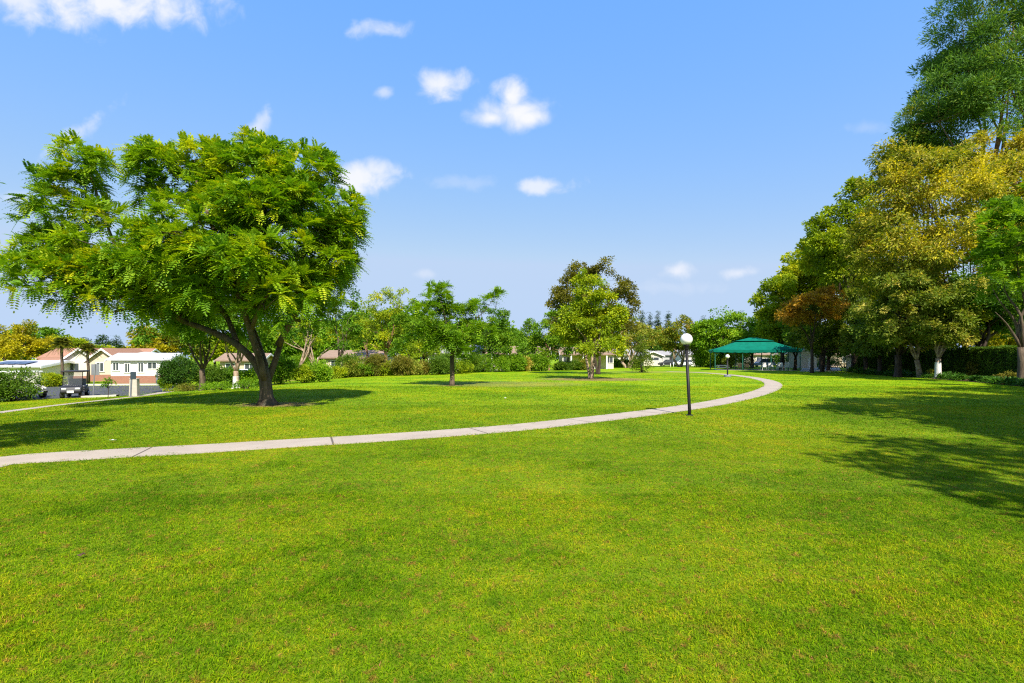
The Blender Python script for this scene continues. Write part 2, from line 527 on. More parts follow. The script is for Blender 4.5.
def concrete_mat(name, lo, hi, seam=0.0):
    m, N, L, b = new_mat(name)
    g = N.new("ShaderNodeNewGeometry")
    n1 = noise_node(N, L, 1.2, 5, 0.65, g.outputs["Position"])
    n2 = noise_node(N, L, 60, 4, 0.7, g.outputs["Position"])
    c = ramp(N, L, n1, [(0.3, lo), (0.7, hi)])
    c = mix(N, L, 0.35, c, ramp(N, L, n2, [(0.3, tuple(v * 0.6 for v in lo)), (0.7, tuple(min(1, v * 1.2) for v in hi))]))
    if seam:
        a = N.new("ShaderNodeAttribute"); a.attribute_name = "along"
        fr = mathn(N, L, 'FRACT', mathn(N, L, 'DIVIDE', a.outputs["Fac"], seam))
        d = mathn(N, L, 'ABSOLUTE', mathn(N, L, 'SUBTRACT', fr, 0.5))
        c = mix(N, L, maprange(N, L, d, 0.4915, 0.4965), c, (0.11, 0.092, 0.075))
    L.new(c, b.inputs["Base Color"])
    b.inputs["Roughness"].default_value = 0.9
    b.inputs["Specular IOR Level"].default_value = 0.15
    bump(N, L, b, n2, 0.25, 0.01)
    return m
M['path'] = concrete_mat("path_concrete", (0.30, 0.25, 0.205), (0.405, 0.345, 0.28), 3.6)
M['kerb'] = concrete_mat("kerb_concrete", (0.42, 0.39, 0.34), (0.55, 0.51, 0.45))
M['asphalt'] = concrete_mat("asphalt", (0.055, 0.056, 0.064), (0.085, 0.087, 0.098))

def strip(name, pts, width, mat, top=0.012, deep=0.08):
    n = len(pts)
    v, f, al = [], [], []
    dist = 0.0
    for i, p in enumerate(pts):
        t = (pts[min(i + 1, n - 1)] - pts[max(i - 1, 0)]); t.z = 0; t.normalize()
        s = Vector((-t.y, t.x, 0)) * width / 2
        if i: dist += (p - pts[i - 1]).length
        for q, dz in ((p - s, -deep), (p - s, top), (p + s, top), (p + s, -deep)):
            v.append((q.x, q.y, float(terr(q.x, q.y)) + dz)); al.append(dist)
        if i:
            o = (i - 1) * 4
            for k in range(3): f.append((o + k, o + k + 1, o + k + 5, o + k + 4))
    o = mesh_np(name, np.array(v), np.array(f), mat)
    a = o.data.attributes.new("along", 'FLOAT', 'POINT'); a.data.foreach_set("value", al)
    return tag(o, kind='structure')
strip("path", PATHL[0], PATHW[0], M['path'])
strip("path", PATHL[1], PATHW[1], M['path'])

# street at the foot of the slope, with kerbs and the far pavement
def sheet(name, poly, mat, dz):
    bm = bmesh.new()
    vs = [bm.verts.new((x, y, 0)) for x, y in poly]
    bm.faces.new(vs)
    bmesh.ops.triangulate(bm, faces=bm.faces[:])
    bmesh.ops.subdivide_edges(bm, edges=bm.edges[:], cuts=6, use_grid_fill=True)
    for v in bm.verts: v.co.z = float(terr(v.co.x, v.co.y)) + dz
    me = bpy.data.meshes.new(name); bm.to_mesh(me); bm.free()
    me.materials.append(mat)
    o = bpy.data.objects.new(name, me); COL.objects.link(o)
    return tag(o, kind='structure')
near = [G(-90, 404.5), G(0, 400.5), G(60, 398.5), G(118, 396.2), G(140, 395), G(170, 390.6)]
far_ = [G(176, 385.6), G(120, 385.8), G(60, 386.2), G(0, 386.8), G(-90, 388)]
sheet("road", [(p.x, p.y) for p in near + far_], M['asphalt'], 0.012)
strip("kerb", resample([G(83, 397.6), G(100, 397.0), G(118, 396.2)], 0.5), 0.35, M['kerb'], 0.12)
strip("pavement", resample([G(176, 384.9), G(120, 385.1), G(60, 385.5), G(0, 386.0), G(-90, 387)], 0.8), 1.5, M['kerb'], 0.10)

# ------------------------------------------------------------------ leaf meshes
def unit(v):
    return v / np.maximum(np.linalg.norm(v, axis=-1, keepdims=True), 1e-9)
def cards(pos, d, nrm, length, width, fold=0.12):
    """a leaf per point: base, two sides, tip"""
    d = unit(d)
    s = unit(np.cross(d, nrm)); n = np.cross(s, d)
    L = length[:, None]; Wd = width[:, None]
    base = pos
    a = pos + d * L * 0.45 + s * Wd * 0.5 + n * L * fold
    tip = pos + d * L
    b = pos + d * L * 0.45 - s * Wd * 0.5 + n * L * fold
    v = np.stack([base, a, tip, b], 1).reshape(-1, 3)
    f = np.arange(len(pos) * 4).reshape(-1, 4)
    return v, f
def rdir(n):
    return unit(rng.normal(size=(n, 3)))

def lobe_points(lobes, n, shell=0.5, gap=0.25, low=-0.8):
    """points through a union of ellipsoids, thicker towards the surface, with holes"""
    lobes = np.array(lobes, float)
    w = (lobes[:, 3] * lobes[:, 4] * lobes[:, 5]) ** 0.62
    w /= w.sum()
    out, tot = [], 0
    ph = rng.uniform(0, 6.28, 6)
    size = lobes[:, 3:6].mean()
    while tot < n:
        k = rng.choice(len(lobes), size=n * 2, p=w)
        d = rdir(n * 2)
        r = (shell + (1 - shell) * rng.random(n * 2) ** 0.7)
        ok = d[:, 2] > low
        p = lobes[k, :3] + d * lobes[k, 3:6] * r[:, None]
        q = p * (5.2 / size)
        g = np.sin(q[:, 0] + ph[0]) * np.sin(q[:, 1] * 1.1 + ph[1]) + np.sin(q[:, 2] * 1.3 + ph[2]) * np.sin(q[:, 0] * 0.7 + ph[3]) + 0.6 * np.sin(q[:, 0] * 2.1 + q[:, 2] * 1.7 + ph[4])
        ok &= g > (-1.3 + 2.0 * gap)
        p = p[ok]; kk = k[ok]
        out.append(np.hstack([p, kk[:, None]]))
        tot += len(p)
    return np.vstack(out)[:n]

def domes(lobes, n, rad, k=14, shell=0.5, gap=0.25, low=-0.8, flat=0.8):
    """crown made of many small leafy domes: each carries its points over its upper and outer side"""
    m = max(4, n // k)
    c = lobe_points(lobes, m, shell, gap, low)
    lb = np.array(lobes, float)
    out = unit((c[:, :3] - lb[c[:, 3].astype(int), :3]) / lb[c[:, 3].astype(int), 3:6])
    ci = rng.integers(0, m, n)
    d = unit(rdir(n) + out[ci] * 0.55 + np.array([0, 0, 0.55]))
    r = rad * rng.uniform(0.65, 1.3, m)[ci] * (0.55 + 0.45 * rng.random(n))
    p = c[ci, :3] + d * r[:, None] * np.array([1, 1, flat])
    dt = np.clip(rng.normal(0, 0.12, m), -.3, .3)[ci]
    return np.hstack([p, c[ci, 3:4]]), d, dt

def clumps(cent, lobes, per, crad, leaf, aspect, droop=0.25, flat=0.7, bias=0.0, lobe_bias=None, out=None, dt=None, jit=0.10):
    """leaves gathered round clump centres"""
    c = cent[:, :3]; n = len(c); k = cent[:, 3].astype(int)
    lobes = np.array(lobes, float)
    if out is None: out = unit((c - lobes[k, :3]) / lobes[k, 3:6])
    tint = rng.normal(0.48 + bias, 0.13, n)
    if dt is not None: tint = tint + dt
    tint = np.clip(tint, 0, 1)
    if lobe_bias is not None: tint = np.clip(tint + np.array(lobe_bias)[k], 0, 1)
    ci = np.repeat(np.arange(n), per)
    m = len(ci)
    cr = crad * rng.uniform(0.6, 1.35, n)[ci]
    off = rdir(m) * (rng.random(m) ** 0.5 * cr)[:, None]
    off[:, 2] *= flat
    p = c[ci] + off
    d = unit(out[ci] * 0.5 + unit(off) * 0.7 + rdir(m) * 0.6 + np.array([0, 0, -droop]))
    nr = unit(out[ci] * 0.6 + rdir(m) * 0.8 + np.array([0, 0, 0.55]))
    ln = leaf * rng.uniform(0.65, 1.3, m)
    v, f = cards(p, d, nr, ln, ln * aspect)
    t = np.clip(tint[ci] + rng.normal(0, jit, m), 0, 1)
    return v, f, t

def whorls(cent, lobes, fronds, flen, leaflet, pairs=5, bias=0.0, out=None, dt=None):
    """ferny sprays: fronds arching out from each shoot tip, leaflets along them"""
    c = cent[:, :3]; n = len(c); k = cent[:, 3].astype(int)
    lobes = np.array(lobes, float)
    if out is None: out = unit((c - lobes[k, :3]) / lobes[k, 3:6])
    out = unit(out + np.array([0, 0, 0.2]))
    tint = rng.normal(0.42 + bias, 0.15, n) + 0.1 * out[:, 2]
    if dt is not None: tint = tint + dt
    tint = np.clip(tint, 0, 1)
    ci = np.repeat(np.arange(n), fronds)
    m = len(ci)
    dirn = unit(out[ci] * 0.9 + rdir(m) * 0.95)
    fl = flen * rng.uniform(0.6, 1.25, m)
    ft = np.clip(tint[ci] + rng.normal(0, 0.08, m), 0, 1)
    P, D, Nn, LN, T = [], [], [], [], []
    side = unit(np.cross(dirn, np.array([0, 0, 1.0]) + rng.normal(0, 0.2, (m, 3))))
    up = np.cross(side, dirn)
    for j in range(pairs + 1):
        t = (j + 0.6) / (pairs + 0.6)
        q = c[ci] + dirn * (fl * t)[:, None] + np.array([0, 0, -1.0]) * (fl * 0.28 * t * t)[:, None]
        tang = unit(dirn + np.array([0, 0, -0.56]) * t)
        sz = leaflet * (1.15 - 0.55 * abs(t - 0.45)) * (fl / flen)
        if j == pairs:
            P.append(q); D.append(tang); Nn.append(up); LN.append(sz); T.append(ft)
        else:
            for sg in (-1, 1):
                P.append(q); D.append(unit(tang * 0.55 + side * sg + up * 0.12)); Nn.append(up); LN.append(sz); T.append(ft)
    P, D, Nn = np.vstack(P), np.vstack(D), np.vstack(Nn)
    LN, T = np.concatenate(LN), np.concatenate(T)
    v, f = cards(P, D, unit(Nn + 0.25 * rdir(len(P))), LN, LN * 0.5, 0.05)
    return v, f, np.clip(T + rng.normal(0, 0.05, len(T)), 0, 1)

def skeleton(mb, base_r, fork, limbs, cent, twigs=60, sides=8, stems=1, lean=(0, 0), spread=0.3, twig_r=0.03):
    """trunk, limbs through the crown and twigs out to the clumps, as one mesh"""
    nodes = []
    f0 = Vector((lean[0], lean[1], fork))
    flare = [(1.55, 0.0), (1.15, 0.08), (1.0, 0.25), (0.9, 0.6), (0.82, 1.0)]
    tips = []
    for s in range(stems):
        a = 2 * math.pi * s / max(stems, 1) + 0.6
        off = Vector((math.cos(a), math.sin(a), 0)) * (spread if stems > 1 else 0)
        p0 = off * 0.35
        p1 = f0 + off * 1.6
        pts, rr = [], []
        br = base_r * (1.0 if stems == 1 else 0.62)
        for (k, t) in flare:
            w = Vector((math.sin(t * 5 + s) * 0.12, math.cos(t * 4 + s) * 0.1, 0)) * base_r * 2 * t
            pts.append(p0.lerp(p1, t) + w + Vector((0, 0, -0.12 if t == 0 else 0))); rr.append(br * k)
        mb.tube(pts, rr, sides)
        tips.append((p1, br * 0.82))
    lf = min(1.0, 1.5 / math.sqrt(max(1, len(limbs) / max(1, stems))))
    for i, tgt in enumerate(limbs):
        p1, r1 = tips[i % len(tips)]
        tgt = Vector(tgt[:3])
        d = tgt - p1
        n = 6
        pts, rr = [], []
        wob = Vector(rdir(1)[0]) * d.length * 0.07
        for j in range(n + 1):
            t = j / n
            q = p1 + Vector((d.x * (0.75 * t + 0.25 * t * t), d.y * (0.75 * t + 0.25 * t * t), d.z * (t ** 0.9))) + wob * math.sin(t * 5.5)
            if j == 0: q = q - Vector((0, 0, r1 * 0.6))
            pts.append(q); rr.append(r1 * ((0.75 * lf) * (1 - t) ** 0.8 + 0.07))
            if j: nodes.append((q, rr[-1]))
        mb.tube(pts, rr, max(5, sides - 2))
    if nodes and twigs:
        NP = np.array([q[:] for q, _ in nodes])
        idx = rng.choice(len(cent), min(twigs, len(cent)), replace=False)
        for i in idx:
            c = cent[i, :3]
            d = NP - c
            cost = np.linalg.norm(d, axis=1) + np.maximum(0, d[:, 2]) * 1.5
            j = int(np.argmin(cost))
            a, r = nodes[j]
            b = Vector(c)
            mid = a.lerp(b, 0.5) + Vector((0, 0, -0.06 * (b - a).length)) + Vector(rdir(1)[0]) * 0.08 * (b - a).length
            r0 = min(r * 0.6, twig_r * (0.6 + 0.25 * (b - a).length))
            mb.tube([a, mid, b], [r0, r0 * 0.65, r0 * 0.25], 4, cap=False)

def limb_targets(lobes, n, f=0.5):
    lobes = np.array(lobes, float)
    out = []
    for i in range(n):
        l = lobes[i % len(lobes)]
        d = rdir(1)[0]; d[2] = abs(d[2]) * 0.6 - 0.1
        k = f if i >= len(lobes) else 0.15
        out.append(l[:3] + d * l[3:6] * k)
    return out

def px_lobes(base, Y, lobes):
    """lobes given as bearings and pixel radii at the tree's distance, in the tree's own space"""
    k = Y / FOC
    out = []
    for l in lobes:
        cx, cy, rx, ry = l[:4]
        dep = l[4] if len(l) > 4 else 1.0
        dy = l[5] if len(l) > 5 else 0.0
        Yl = Y + dy
        kk = Yl / FOC
        out.append(((cx - 512) * kk - base.x, dy, EYE + (HOR - cy) * kk - base.z, rx * kk, rx * kk * dep, ry * kk))
    return out

def tree(name, label, base, lobes, pal, n=260, per=26, leaf=0.22, aspect=0.45, crad=0.55, trunk=0.2, fork=2.0, nlimb=6, stems=1,
         bark='bark', twigs=50, style='clump', gap=0.25, shell=0.5, group=None, bias=0.0, lobe_bias=None, droop=0.25, flat=0.7,
         flen=0.6, spread=0.3, limbs=None, twig_r=0.03, lean=None, low=-0.8, wash=None, cat='tree', pairs=5, metric=False, dome=None, jit=0.11):
    """lobes are in px form; base is a Vector on the ground"""
    root = thing(name, label, cat, base, 0, group)
    lb = [tuple(map(float, l)) for l in lobes] if metric else px_lobes(base, base.y, lobes)
    rad = (dome or 0.34) * float(np.mean([(l[3] + l[5]) / 2 for l in lb]))
    if n >= 100: cent, dout, dt = domes(lb, n, rad, 4 if n < 420 else 6, shell, gap * .6, low)
    else: cent, dout, dt = lobe_points(lb, n, shell, gap, low), None, None
    if style == 'whorl': v, f, t = whorls(cent, lb, per, flen, leaf, pairs, bias, dout, dt)
    else: v, f, t = clumps(cent, lb, int(per * 1.55), crad * 1.08, leaf * 1.22, min(.62, aspect * 1.2), droop, flat, bias, lobe_bias, dout, dt, jit)
    mb = MB()
    if lean is None:
        a = np.array(lb); cx = float((a[:, 0] * a[:, 3]).sum() / a[:, 3].sum())
        lean = (cx * 0.18, 0)
    skeleton(mb, trunk, fork, limbs if limbs is not None else limb_targets(lb, nlimb), cent, twigs, 10 if trunk > 0.25 else 8, stems, lean, spread, twig_r)
    tk = mb.build("trunk", M[bark], root, smooth=True)
    if wash:
        w = MB(); w.lathe([(trunk * 1.62, -0.05), (trunk * 1.22, fork * 0.08), (trunk * 1.06, fork * 0.25), (trunk * 1.0, wash)], 12)
        w.build("painted_band", M['whitewash'], tk, smooth=True)
    mesh_np("crown", v, f, M['leaf_' + pal], root, t)
    return root

def conifer(name, label, base, h, r, pal='cedar', n=420, leaf=0.7, group=None, skirt=0.12, bark='bark_dark'):
    root = thing(name, label, 'tree', base, 0, group)
    mb = MB()
    mb.tube([(0, 0, -0.1), (0, 0, h * 0.5), (0, 0, h * 0.98)], [h * 0.022, h * 0.013, 0.02], 7)
    z = skirt * h + (1 - skirt) * h * (1 - np.sqrt(rng.random(n)) * 1.0)
    t = (z - skirt * h) / ((1 - skirt) * h)
    lay = 0.82 + 0.18 * np.sin(t * 34 + rng.uniform(0, 6))
    an = rng.uniform(0, 2 * np.pi, n)
    blob = 0.8 + 0.25 * np.sin(an * 3 + t * 9 + rng.uniform(0, 6))
    rad = r * (1 - t) ** 0.85 * lay * blob * (0.45 + 0.55 * rng.random(n) ** 0.5) + 0.02
    c = np.stack([np.cos(an) * rad, np.sin(an) * rad, z - 0.25 * rad], 1)
    out = unit(np.stack([np.cos(an), np.sin(an), np.full(n, -0.15)], 1))
    per = 14
    ci = np.repeat(np.arange(n), per); m = len(ci)
    p = c[ci] + rng.normal(0, leaf * 0.45, (m, 3)) * np.array([1, 1, 0.5])
    d = unit(out[ci] + rdir(m) * 0.6)
    ln = leaf * rng.uniform(0.6, 1.2, m) * (0.55 + 0.45 * (1 - t[ci]))
    v, f = cards(p, d, unit(rdir(m) * 0.6 + np.array([0, 0, 1.0])), ln, ln * 0.4)
    tt = np.clip(rng.normal(0.45, 0.2, n)[ci] + rng.normal(0, 0.1, m), 0, 1)
    for i in rng.choice(n, min(40, n), replace=False):
        mb.tube([(0, 0, c[i, 2] + 0.1 * rad[i]), tuple(c[i])], [0.05, 0.015], 4, cap=False)
    mb.build("trunk", M[bark], root, smooth=True)
    mesh_np("crown", v, f, M['leaf_' + pal], root, tt)
    return root

def shrub(name, label, base, w, h, pal, n=70, per=26, leaf=0.16, aspect=0.5, group=None, cat='shrub', dep=1.0, cone=False, bias=0.0, crad=None, droop=0.0):
    root = thing(name, label, cat, base, 0, group)
    if cone: lb = [(0, 0, h * 0.25, w * 0.5, w * 0.5, h * 0.28), (0, 0, h * 0.52, w * 0.36, w * 0.36, h * 0.26), (0, 0, h * 0.78, w * 0.2, w * 0.2, h * 0.24)]
    else:
        lb = [(0, 0, h * 0.5, w * 0.46, w * 0.46 * dep, h * 0.5)]
        for i in range(4):
            a = rng.uniform(0, 6.28); q = rng.uniform(0.2, 0.3)
            lb.append((math.cos(a) * w * q, math.sin(a) * w * q * dep, h * rng.uniform(0.35, 0.62), w * 0.26, w * 0.26 * dep, h * rng.uniform(0.3, 0.4)))
    cent = lobe_points(lb, n, 0.62, 0.1, -0.95)
    cent[:, 2] = np.maximum(cent[:, 2], 0.03)
    v, f, t = clumps(cent, lb, per, crad or 0.16 * (w + h) / 2, leaf, aspect, droop, 0.8, bias)
    v[:, 2] = np.maximum(v[:, 2], 0.0)
    mb = MB()
    for i in range(9):
        c = cent[rng.integers(len(cent))]
        mb.tube([(rng.normal(0, 0.03 * w), rng.normal(0, 0.03 * w), -0.03), (c[0] * 0.5, c[1] * 0.5, c[2] * 0.5), tuple(c[:3] * 0.9)], [0.025 + 0.008 * w, 0.02, 0.008], 5)
    mb.build("stem", M['bark'], root, smooth=True)
    mesh_np("foliage", v, f, M['leaf_' + pal], root, t)
    return root

def hedge(label, p0, p1, thick, h, pal, dens=240, leaf=0.12, uneven=0.05, group=None):
    """a clipped hedge: twiggy core under a skin of leaves"""
    p0, p1 = Vector(p0), Vector(p1)
    d = p1 - p0; L = math.hypot(d.x, d.y)
    root = thing("hedge", label, 'hedge', p0, math.atan2(d.y, d.x), group)
    sl = d.z / L
    a = np.array([L * h, L * h, L * thick, thick * h, thick * h]); n = (a * dens).astype(int)
    P, NR = [], []
    for k, cnt in enumerate(n):
        u, w = rng.random(cnt), rng.random(cnt)
        if k < 2:
            s = -1 if k == 0 else 1
            P.append(np.stack([u * L, np.full(cnt, s * thick / 2), w * h], 1)); NR.append(np.tile([0, s, 0.15], (cnt, 1)))
        elif k == 2:
            P.append(np.stack([u * L, (w - 0.5) * thick, np.full(cnt, h)], 1)); NR.append(np.tile([0, 0, 1.0], (cnt, 1)))
        else:
            s = 0 if k == 3 else 1
            P.append(np.stack([np.full(cnt, s * L), (u - 0.5) * thick, w * h], 1)); NR.append(np.tile([2 * s - 1, 0, 0.1], (cnt, 1)))
    P, NR = np.vstack(P), np.vstack(NR)
    wob = np.sin(P[:, 0] * 2.1) * np.sin(P[:, 2] * 2.7 + P[:, 0]) + 0.7 * np.sin(P[:, 0] * 5.3 + P[:, 1] * 4)
    P = P + NR * (wob * uneven + rng.normal(0, 0.03, len(P)) - 0.03)[:, None]
    P[:, 2] = np.maximum(P[:, 2], 0.02) + P[:, 0] * sl
    ln = leaf * rng.uniform(0.6, 1.3, len(P))
    v, f = cards(P, unit(rdir(len(P)) + NR * 0.5), unit(NR + rdir(len(P)) * 0.7), ln, ln * 0.55)
    t = np.clip(0.45 + 0.14 * wob + rng.normal(0, 0.16, len(P)), 0, 1)
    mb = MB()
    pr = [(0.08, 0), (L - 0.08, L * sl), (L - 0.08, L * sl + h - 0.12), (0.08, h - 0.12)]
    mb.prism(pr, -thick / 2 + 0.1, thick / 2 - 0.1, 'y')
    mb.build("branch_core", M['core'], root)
    mesh_np("foliage", v, f, M['leaf_' + pal], root, t)
    return root
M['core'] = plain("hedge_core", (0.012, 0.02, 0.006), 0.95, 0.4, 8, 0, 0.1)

# ================================================================== buildings
M['stucco_white'] = plain("white_stucco", (0.74, 0.70, 0.64), 0.85, 0.06, 2)
M['stucco_cream'] = plain("cream_stucco", (0.60, 0.545, 0.46), 0.85, 0.07, 2)
M['stucco_peach'] = plain("peach_stucco", (0.58, 0.45, 0.345), 0.85, 0.07, 2)
M['siding_tan'] = plain("tan_siding", (0.50, 0.40, 0.29), 0.8, 0.08, 2)
M['siding_grey'] = plain("grey_siding", (0.40, 0.40, 0.40), 0.8, 0.08, 2)
M['trim'] = plain("white_trim", (0.78, 0.77, 0.74), 0.6, 0.04, 2)
M['roof_white'] = plain("white_roof", (0.40, 0.41, 0.43), 0.7, 0.06, 1)
M['roof_grey'] = plain("grey_roof", (0.28, 0.27, 0.27), 0.85, 0.12, 2)
M['roof_brown'] = plain("brown_roof", (0.24, 0.165, 0.115), 0.9, 0.18, 2)
M['door'] = plain("dark_door", (0.12, 0.07, 0.05), 0.5, 0.15, 3)
M['door_white'] = plain("white_door", (0.72, 0.72, 0.72), 0.5, 0.04, 3)
M['solar'] = plain("solar_panel", (0.02, 0.035, 0.09), 0.15, 0.2, 4, 0, 0.6)
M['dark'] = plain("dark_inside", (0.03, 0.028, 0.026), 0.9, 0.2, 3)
def glass_mat():
    m, N, L, b = new_mat("window_glass")
    b.inputs["Base Color"].default_value = (0.05, 0.06, 0.07, 1)
    b.inputs["Roughness"].default_value = 0.06
    b.inputs["Specular IOR Level"].default_value = 0.6
    return m
M['glass'] = glass_mat()
def brick_mat(name, a, b_, mort, sc_=1.0):
    m, N, L, b = new_mat(name)
    t = N.new("ShaderNodeTexCoord")
    s = N.new("ShaderNodeSeparateXYZ"); L.new(t.outputs["Object"], s.inputs[0])
    c = N.new("ShaderNodeCombineXYZ")
    L.new(mathn(N, L, 'ADD', s.outputs[0], s.outputs[1]), c.inputs[0]); L.new(s.outputs[2], c.inputs[1])
    k = N.new("ShaderNodeTexBrick")
    k.inputs["Scale"].default_value = 4.5 * sc_
    k.inputs["Color1"].default_value = (*a, 1); k.inputs["Color2"].default_value = (*b_, 1); k.inputs["Mortar"].default_value = (*mort, 1)
    k.inputs["Mortar Size"].default_value = 0.015
    L.new(c.outputs[0], k.inputs["Vector"])
    L.new(k.outputs[0], b.inputs["Base Color"])
    b.inputs["Roughness"].default_value = 0.9
    return m
M['brick'] = brick_mat("red_brick", (0.31, 0.13, 0.085), (0.25, 0.10, 0.07), (0.33, 0.23, 0.18))
def tile_mat(name, lo, hi):
    m, N, L, b = new_mat(name)
    t = N.new("ShaderNodeTexCoord")
    wv = N.new("ShaderNodeTexWave"); wv.bands_direction = 'Z'; wv.inputs["Scale"].default_value = 2.6; wv.inputs["Distortion"].default_value = 0.4
    L.new(t.outputs["Object"], wv.inputs["Vector"])
    n = noise_node(N, L, 5, 5, 0.7, t.outputs["Object"])
    c = ramp(N, L, n, [(0.3, lo), (0.7, hi)])
    c = mix(N, L, 0.3, c, mix(N, L, wv.outputs["Fac"], tuple(v * 0.5 for v in lo), hi))
    L.new(c, b.inputs["Base Color"]); b.inputs["Roughness"].default_value = 0.85
    bump(N, L, b, wv.outputs["Fac"], 0.5, 0.05)
    return m
M['tile'] = tile_mat("terracotta_tile", (0.27, 0.13, 0.075), (0.39, 0.205, 0.12))

def window(root, face, u, z, w, h, W_, D_, fm='trim'):
    """frame with its pane on one face (f front, r right, l left, b back) of a W_ x D_ house"""
    mb, gl = MB(), MB()
    fw = 0.09
    def put(m, a, zc, sa, sz, out, dep):
        if face in 'fb':
            s = -1 if face == 'f' else 1
            m.box(a, s * (D_ / 2 + out), zc, sa, dep, sz)
        else:
            s = 1 if face == 'r' else -1
            m.box(s * (W_ / 2 + out), a, zc, dep, sa, sz)
    put(mb, u, z + h / 2 + fw / 2, w + 2 * fw, fw, 0.035, 0.066)
    put(mb, u, z - h / 2 - fw / 2, w + 2 * fw + 0.1, fw, 0.045, 0.086)
    put(mb, u - w / 2 - fw / 2, z, fw, h, 0.034, 0.064); put(mb, u + w / 2 + fw / 2, z, fw, h, 0.034, 0.064)
    put(mb, u, z, 0.05, h, 0.03, 0.056)
    put(gl, u, z, w, h, 0.012, 0.02)
    fr = mb.build("window", M[fm], root)
    gl.build("pane", M['glass'], fr)
    return fr

def house(label, base, rz, W_, D_, wh, rise, wall, roof, ridge='x', over=0.45, skirt=None, wins=(), doors=(), group=None, chimney=None, gable_vent=False, solar=None, cat='house', name='house'):
    base = Vector(base) + Vector((-math.sin(rz) * D_ / 2, math.cos(rz) * D_ / 2, 0))     # base is the middle of the front
    root = thing(name, label, cat, base, rz, group)
    w = MB()
    z0 = skirt or 0.0
    if ridge == 'x':
        poly = [(-D_ / 2, z0), (D_ / 2, z0), (D_ / 2, wh), (0, wh + rise), (-D_ / 2, wh)]
        w.prism(poly, -W_ / 2, W_ / 2, 'x')
    else:
        poly = [(-W_ / 2, z0), (W_ / 2, z0), (W_ / 2, wh), (0, wh + rise), (-W_ / 2, wh)]
        w.prism(poly, -D_ / 2, D_ / 2, 'y')
    w.build("wall", M[wall], root)
    if skirt:
        s = MB(); s.box(0, 0, z0 / 2 - 0.1, W_ + 0.06, D_ + 0.06, z0 + 0.2); s.build("base_course", M['brick'], root)
    r = MB()
    half = (D_ if ridge == 'x' else W_) / 2
    sl = rise / half
    t = 0.16
    e = half + over
    prof = [(-e, wh - over * sl + 0.02), (0, wh + rise + 0.02), (e, wh - over * sl + 0.02), (e, wh - over * sl + 0.02 + t), (0, wh + rise + 0.02 + t), (-e, wh - over * sl + 0.02 + t)]
    ln = (W_ if ridge == 'x' else D_) / 2 + over
    r.prism(prof, -ln, ln, 'x' if ridge == 'x' else 'y')
    ro = r.build("roof", M[roof], root)
    for s in (-1, 1):
        f = MB()
        p = [(-e, wh - over * sl - 0.10), (0, wh + rise - 0.10), (e, wh - over * sl - 0.10), (e, wh - over * sl + 0.14), (0, wh + rise + 0.14), (-e, wh - over * sl + 0.14)]
        a = s * (ln + 0.004)
        f.prism(p, a, a + s * 0.05, 'x' if ridge == 'x' else 'y')
        f.build("fascia", M['trim'], ro)
    if chimney:
        c = MB(); c.box(chimney, 0, wh + rise + 0.3, 0.6, 0.6, 1.2); c.box(chimney, 0, wh + rise + 0.95, 0.75, 0.75, 0.12)
        c.build("chimney", M['brick'], ro)
    if solar:
        for k in range(solar):
            c = MB()
            x = -W_ * 0.3 + k * 1.15
            y0 = -D_ * 0.34
            zz = wh + rise * (1 - 0.68) + 0.30
            c.box(x, y0, zz, 1.05, 1.7, 0.05)
            o = c.build("solar_panel", M['solar'], ro)
            o.data.transform(__import__('mathutils').Matrix.Translation((0, y0, zz)) @ __import__('mathutils').Matrix.Rotation(math.atan(sl), 4, 'X') @ __import__('mathutils').Matrix.Translation((0, -y0, -zz)))
    for q in wins: window(root, *q, W_, D_)
    for (face, u, dw, dh, mt) in doors:
        d = MB()
        if face in 'fb':
            s = -1 if face == 'f' else 1
            d.box(u, s * (D_ / 2 + 0.02), z0 + dh / 2, dw, 0.05, dh)
        else:
            s = 1 if face == 'r' else -1
            d.box(s * (W_ / 2 + 0.02), u, z0 + dh / 2, 0.05, dw, dh)
        d.build("garage_door" if dw > 1.6 else "door", M[mt], root)
    return root

# --- houses across the street, beyond the golf cart
def hx(px, Y): return W(px, Y)
g_ = "houses across the street"
house("long white house with red brick base, slim windows and low pale roof across the street", hx(140, 55), R(12), 5.6, 4.2, 2.6, 0.6, 'stucco_white', 'roof_white', 'x', 0.35, .85,
      [('f', -2.3, 1.85, .5, .8), ('f', -1.2, 1.7, .42, .95), ('f', 0.1, 1.75, .45, .95), ('f', 1.2, 1.95, .8, .65), ('f', 2.25, 1.9, .45, .8), ('r', -0.8, 1.8, 0.8, .9)], group=g_)
dm = MB(); dm.prism([(-1.5, 2.98), (1.1, 2.98), (0.9, 3.3), (-0.2, 3.5), (-1.3, 3.3)], -0.8, 1.0, 'y'); dm.build("roof_lantern", M['roof_white'], kids_of_last())
house("peach house with a white trimmed gable and terracotta roof beside the long white house", hx(103, 60), R(12), 3.3, 8, 2.5, 1.35, 'stucco_peach', 'tile', 'y', .35, 0.8, [('f', -0.3, 1.7, .7, 1.0)], [('f', 1.2, .7, 1.6, 'door')], g_)
house("cream house with a terracotta gable directly behind the golf cart", hx(80, 61), R(12), 3.6, 8, 2.5, 1.4, 'stucco_cream', 'tile', 'y', .35, 0.6, [('f', -0.6, 1.7, 1.0, .9), ('f', 1.1, 1.7, .5, 1.0)], (), g_)
house("terracotta roofed house set back between the two gabled houses", hx(92, 70), R(12), 12, 7, 2.8, 1.25, 'stucco_cream', 'tile', 'x', .4, None, [('f', 3, 1.9, 1, 1)], (), g_)
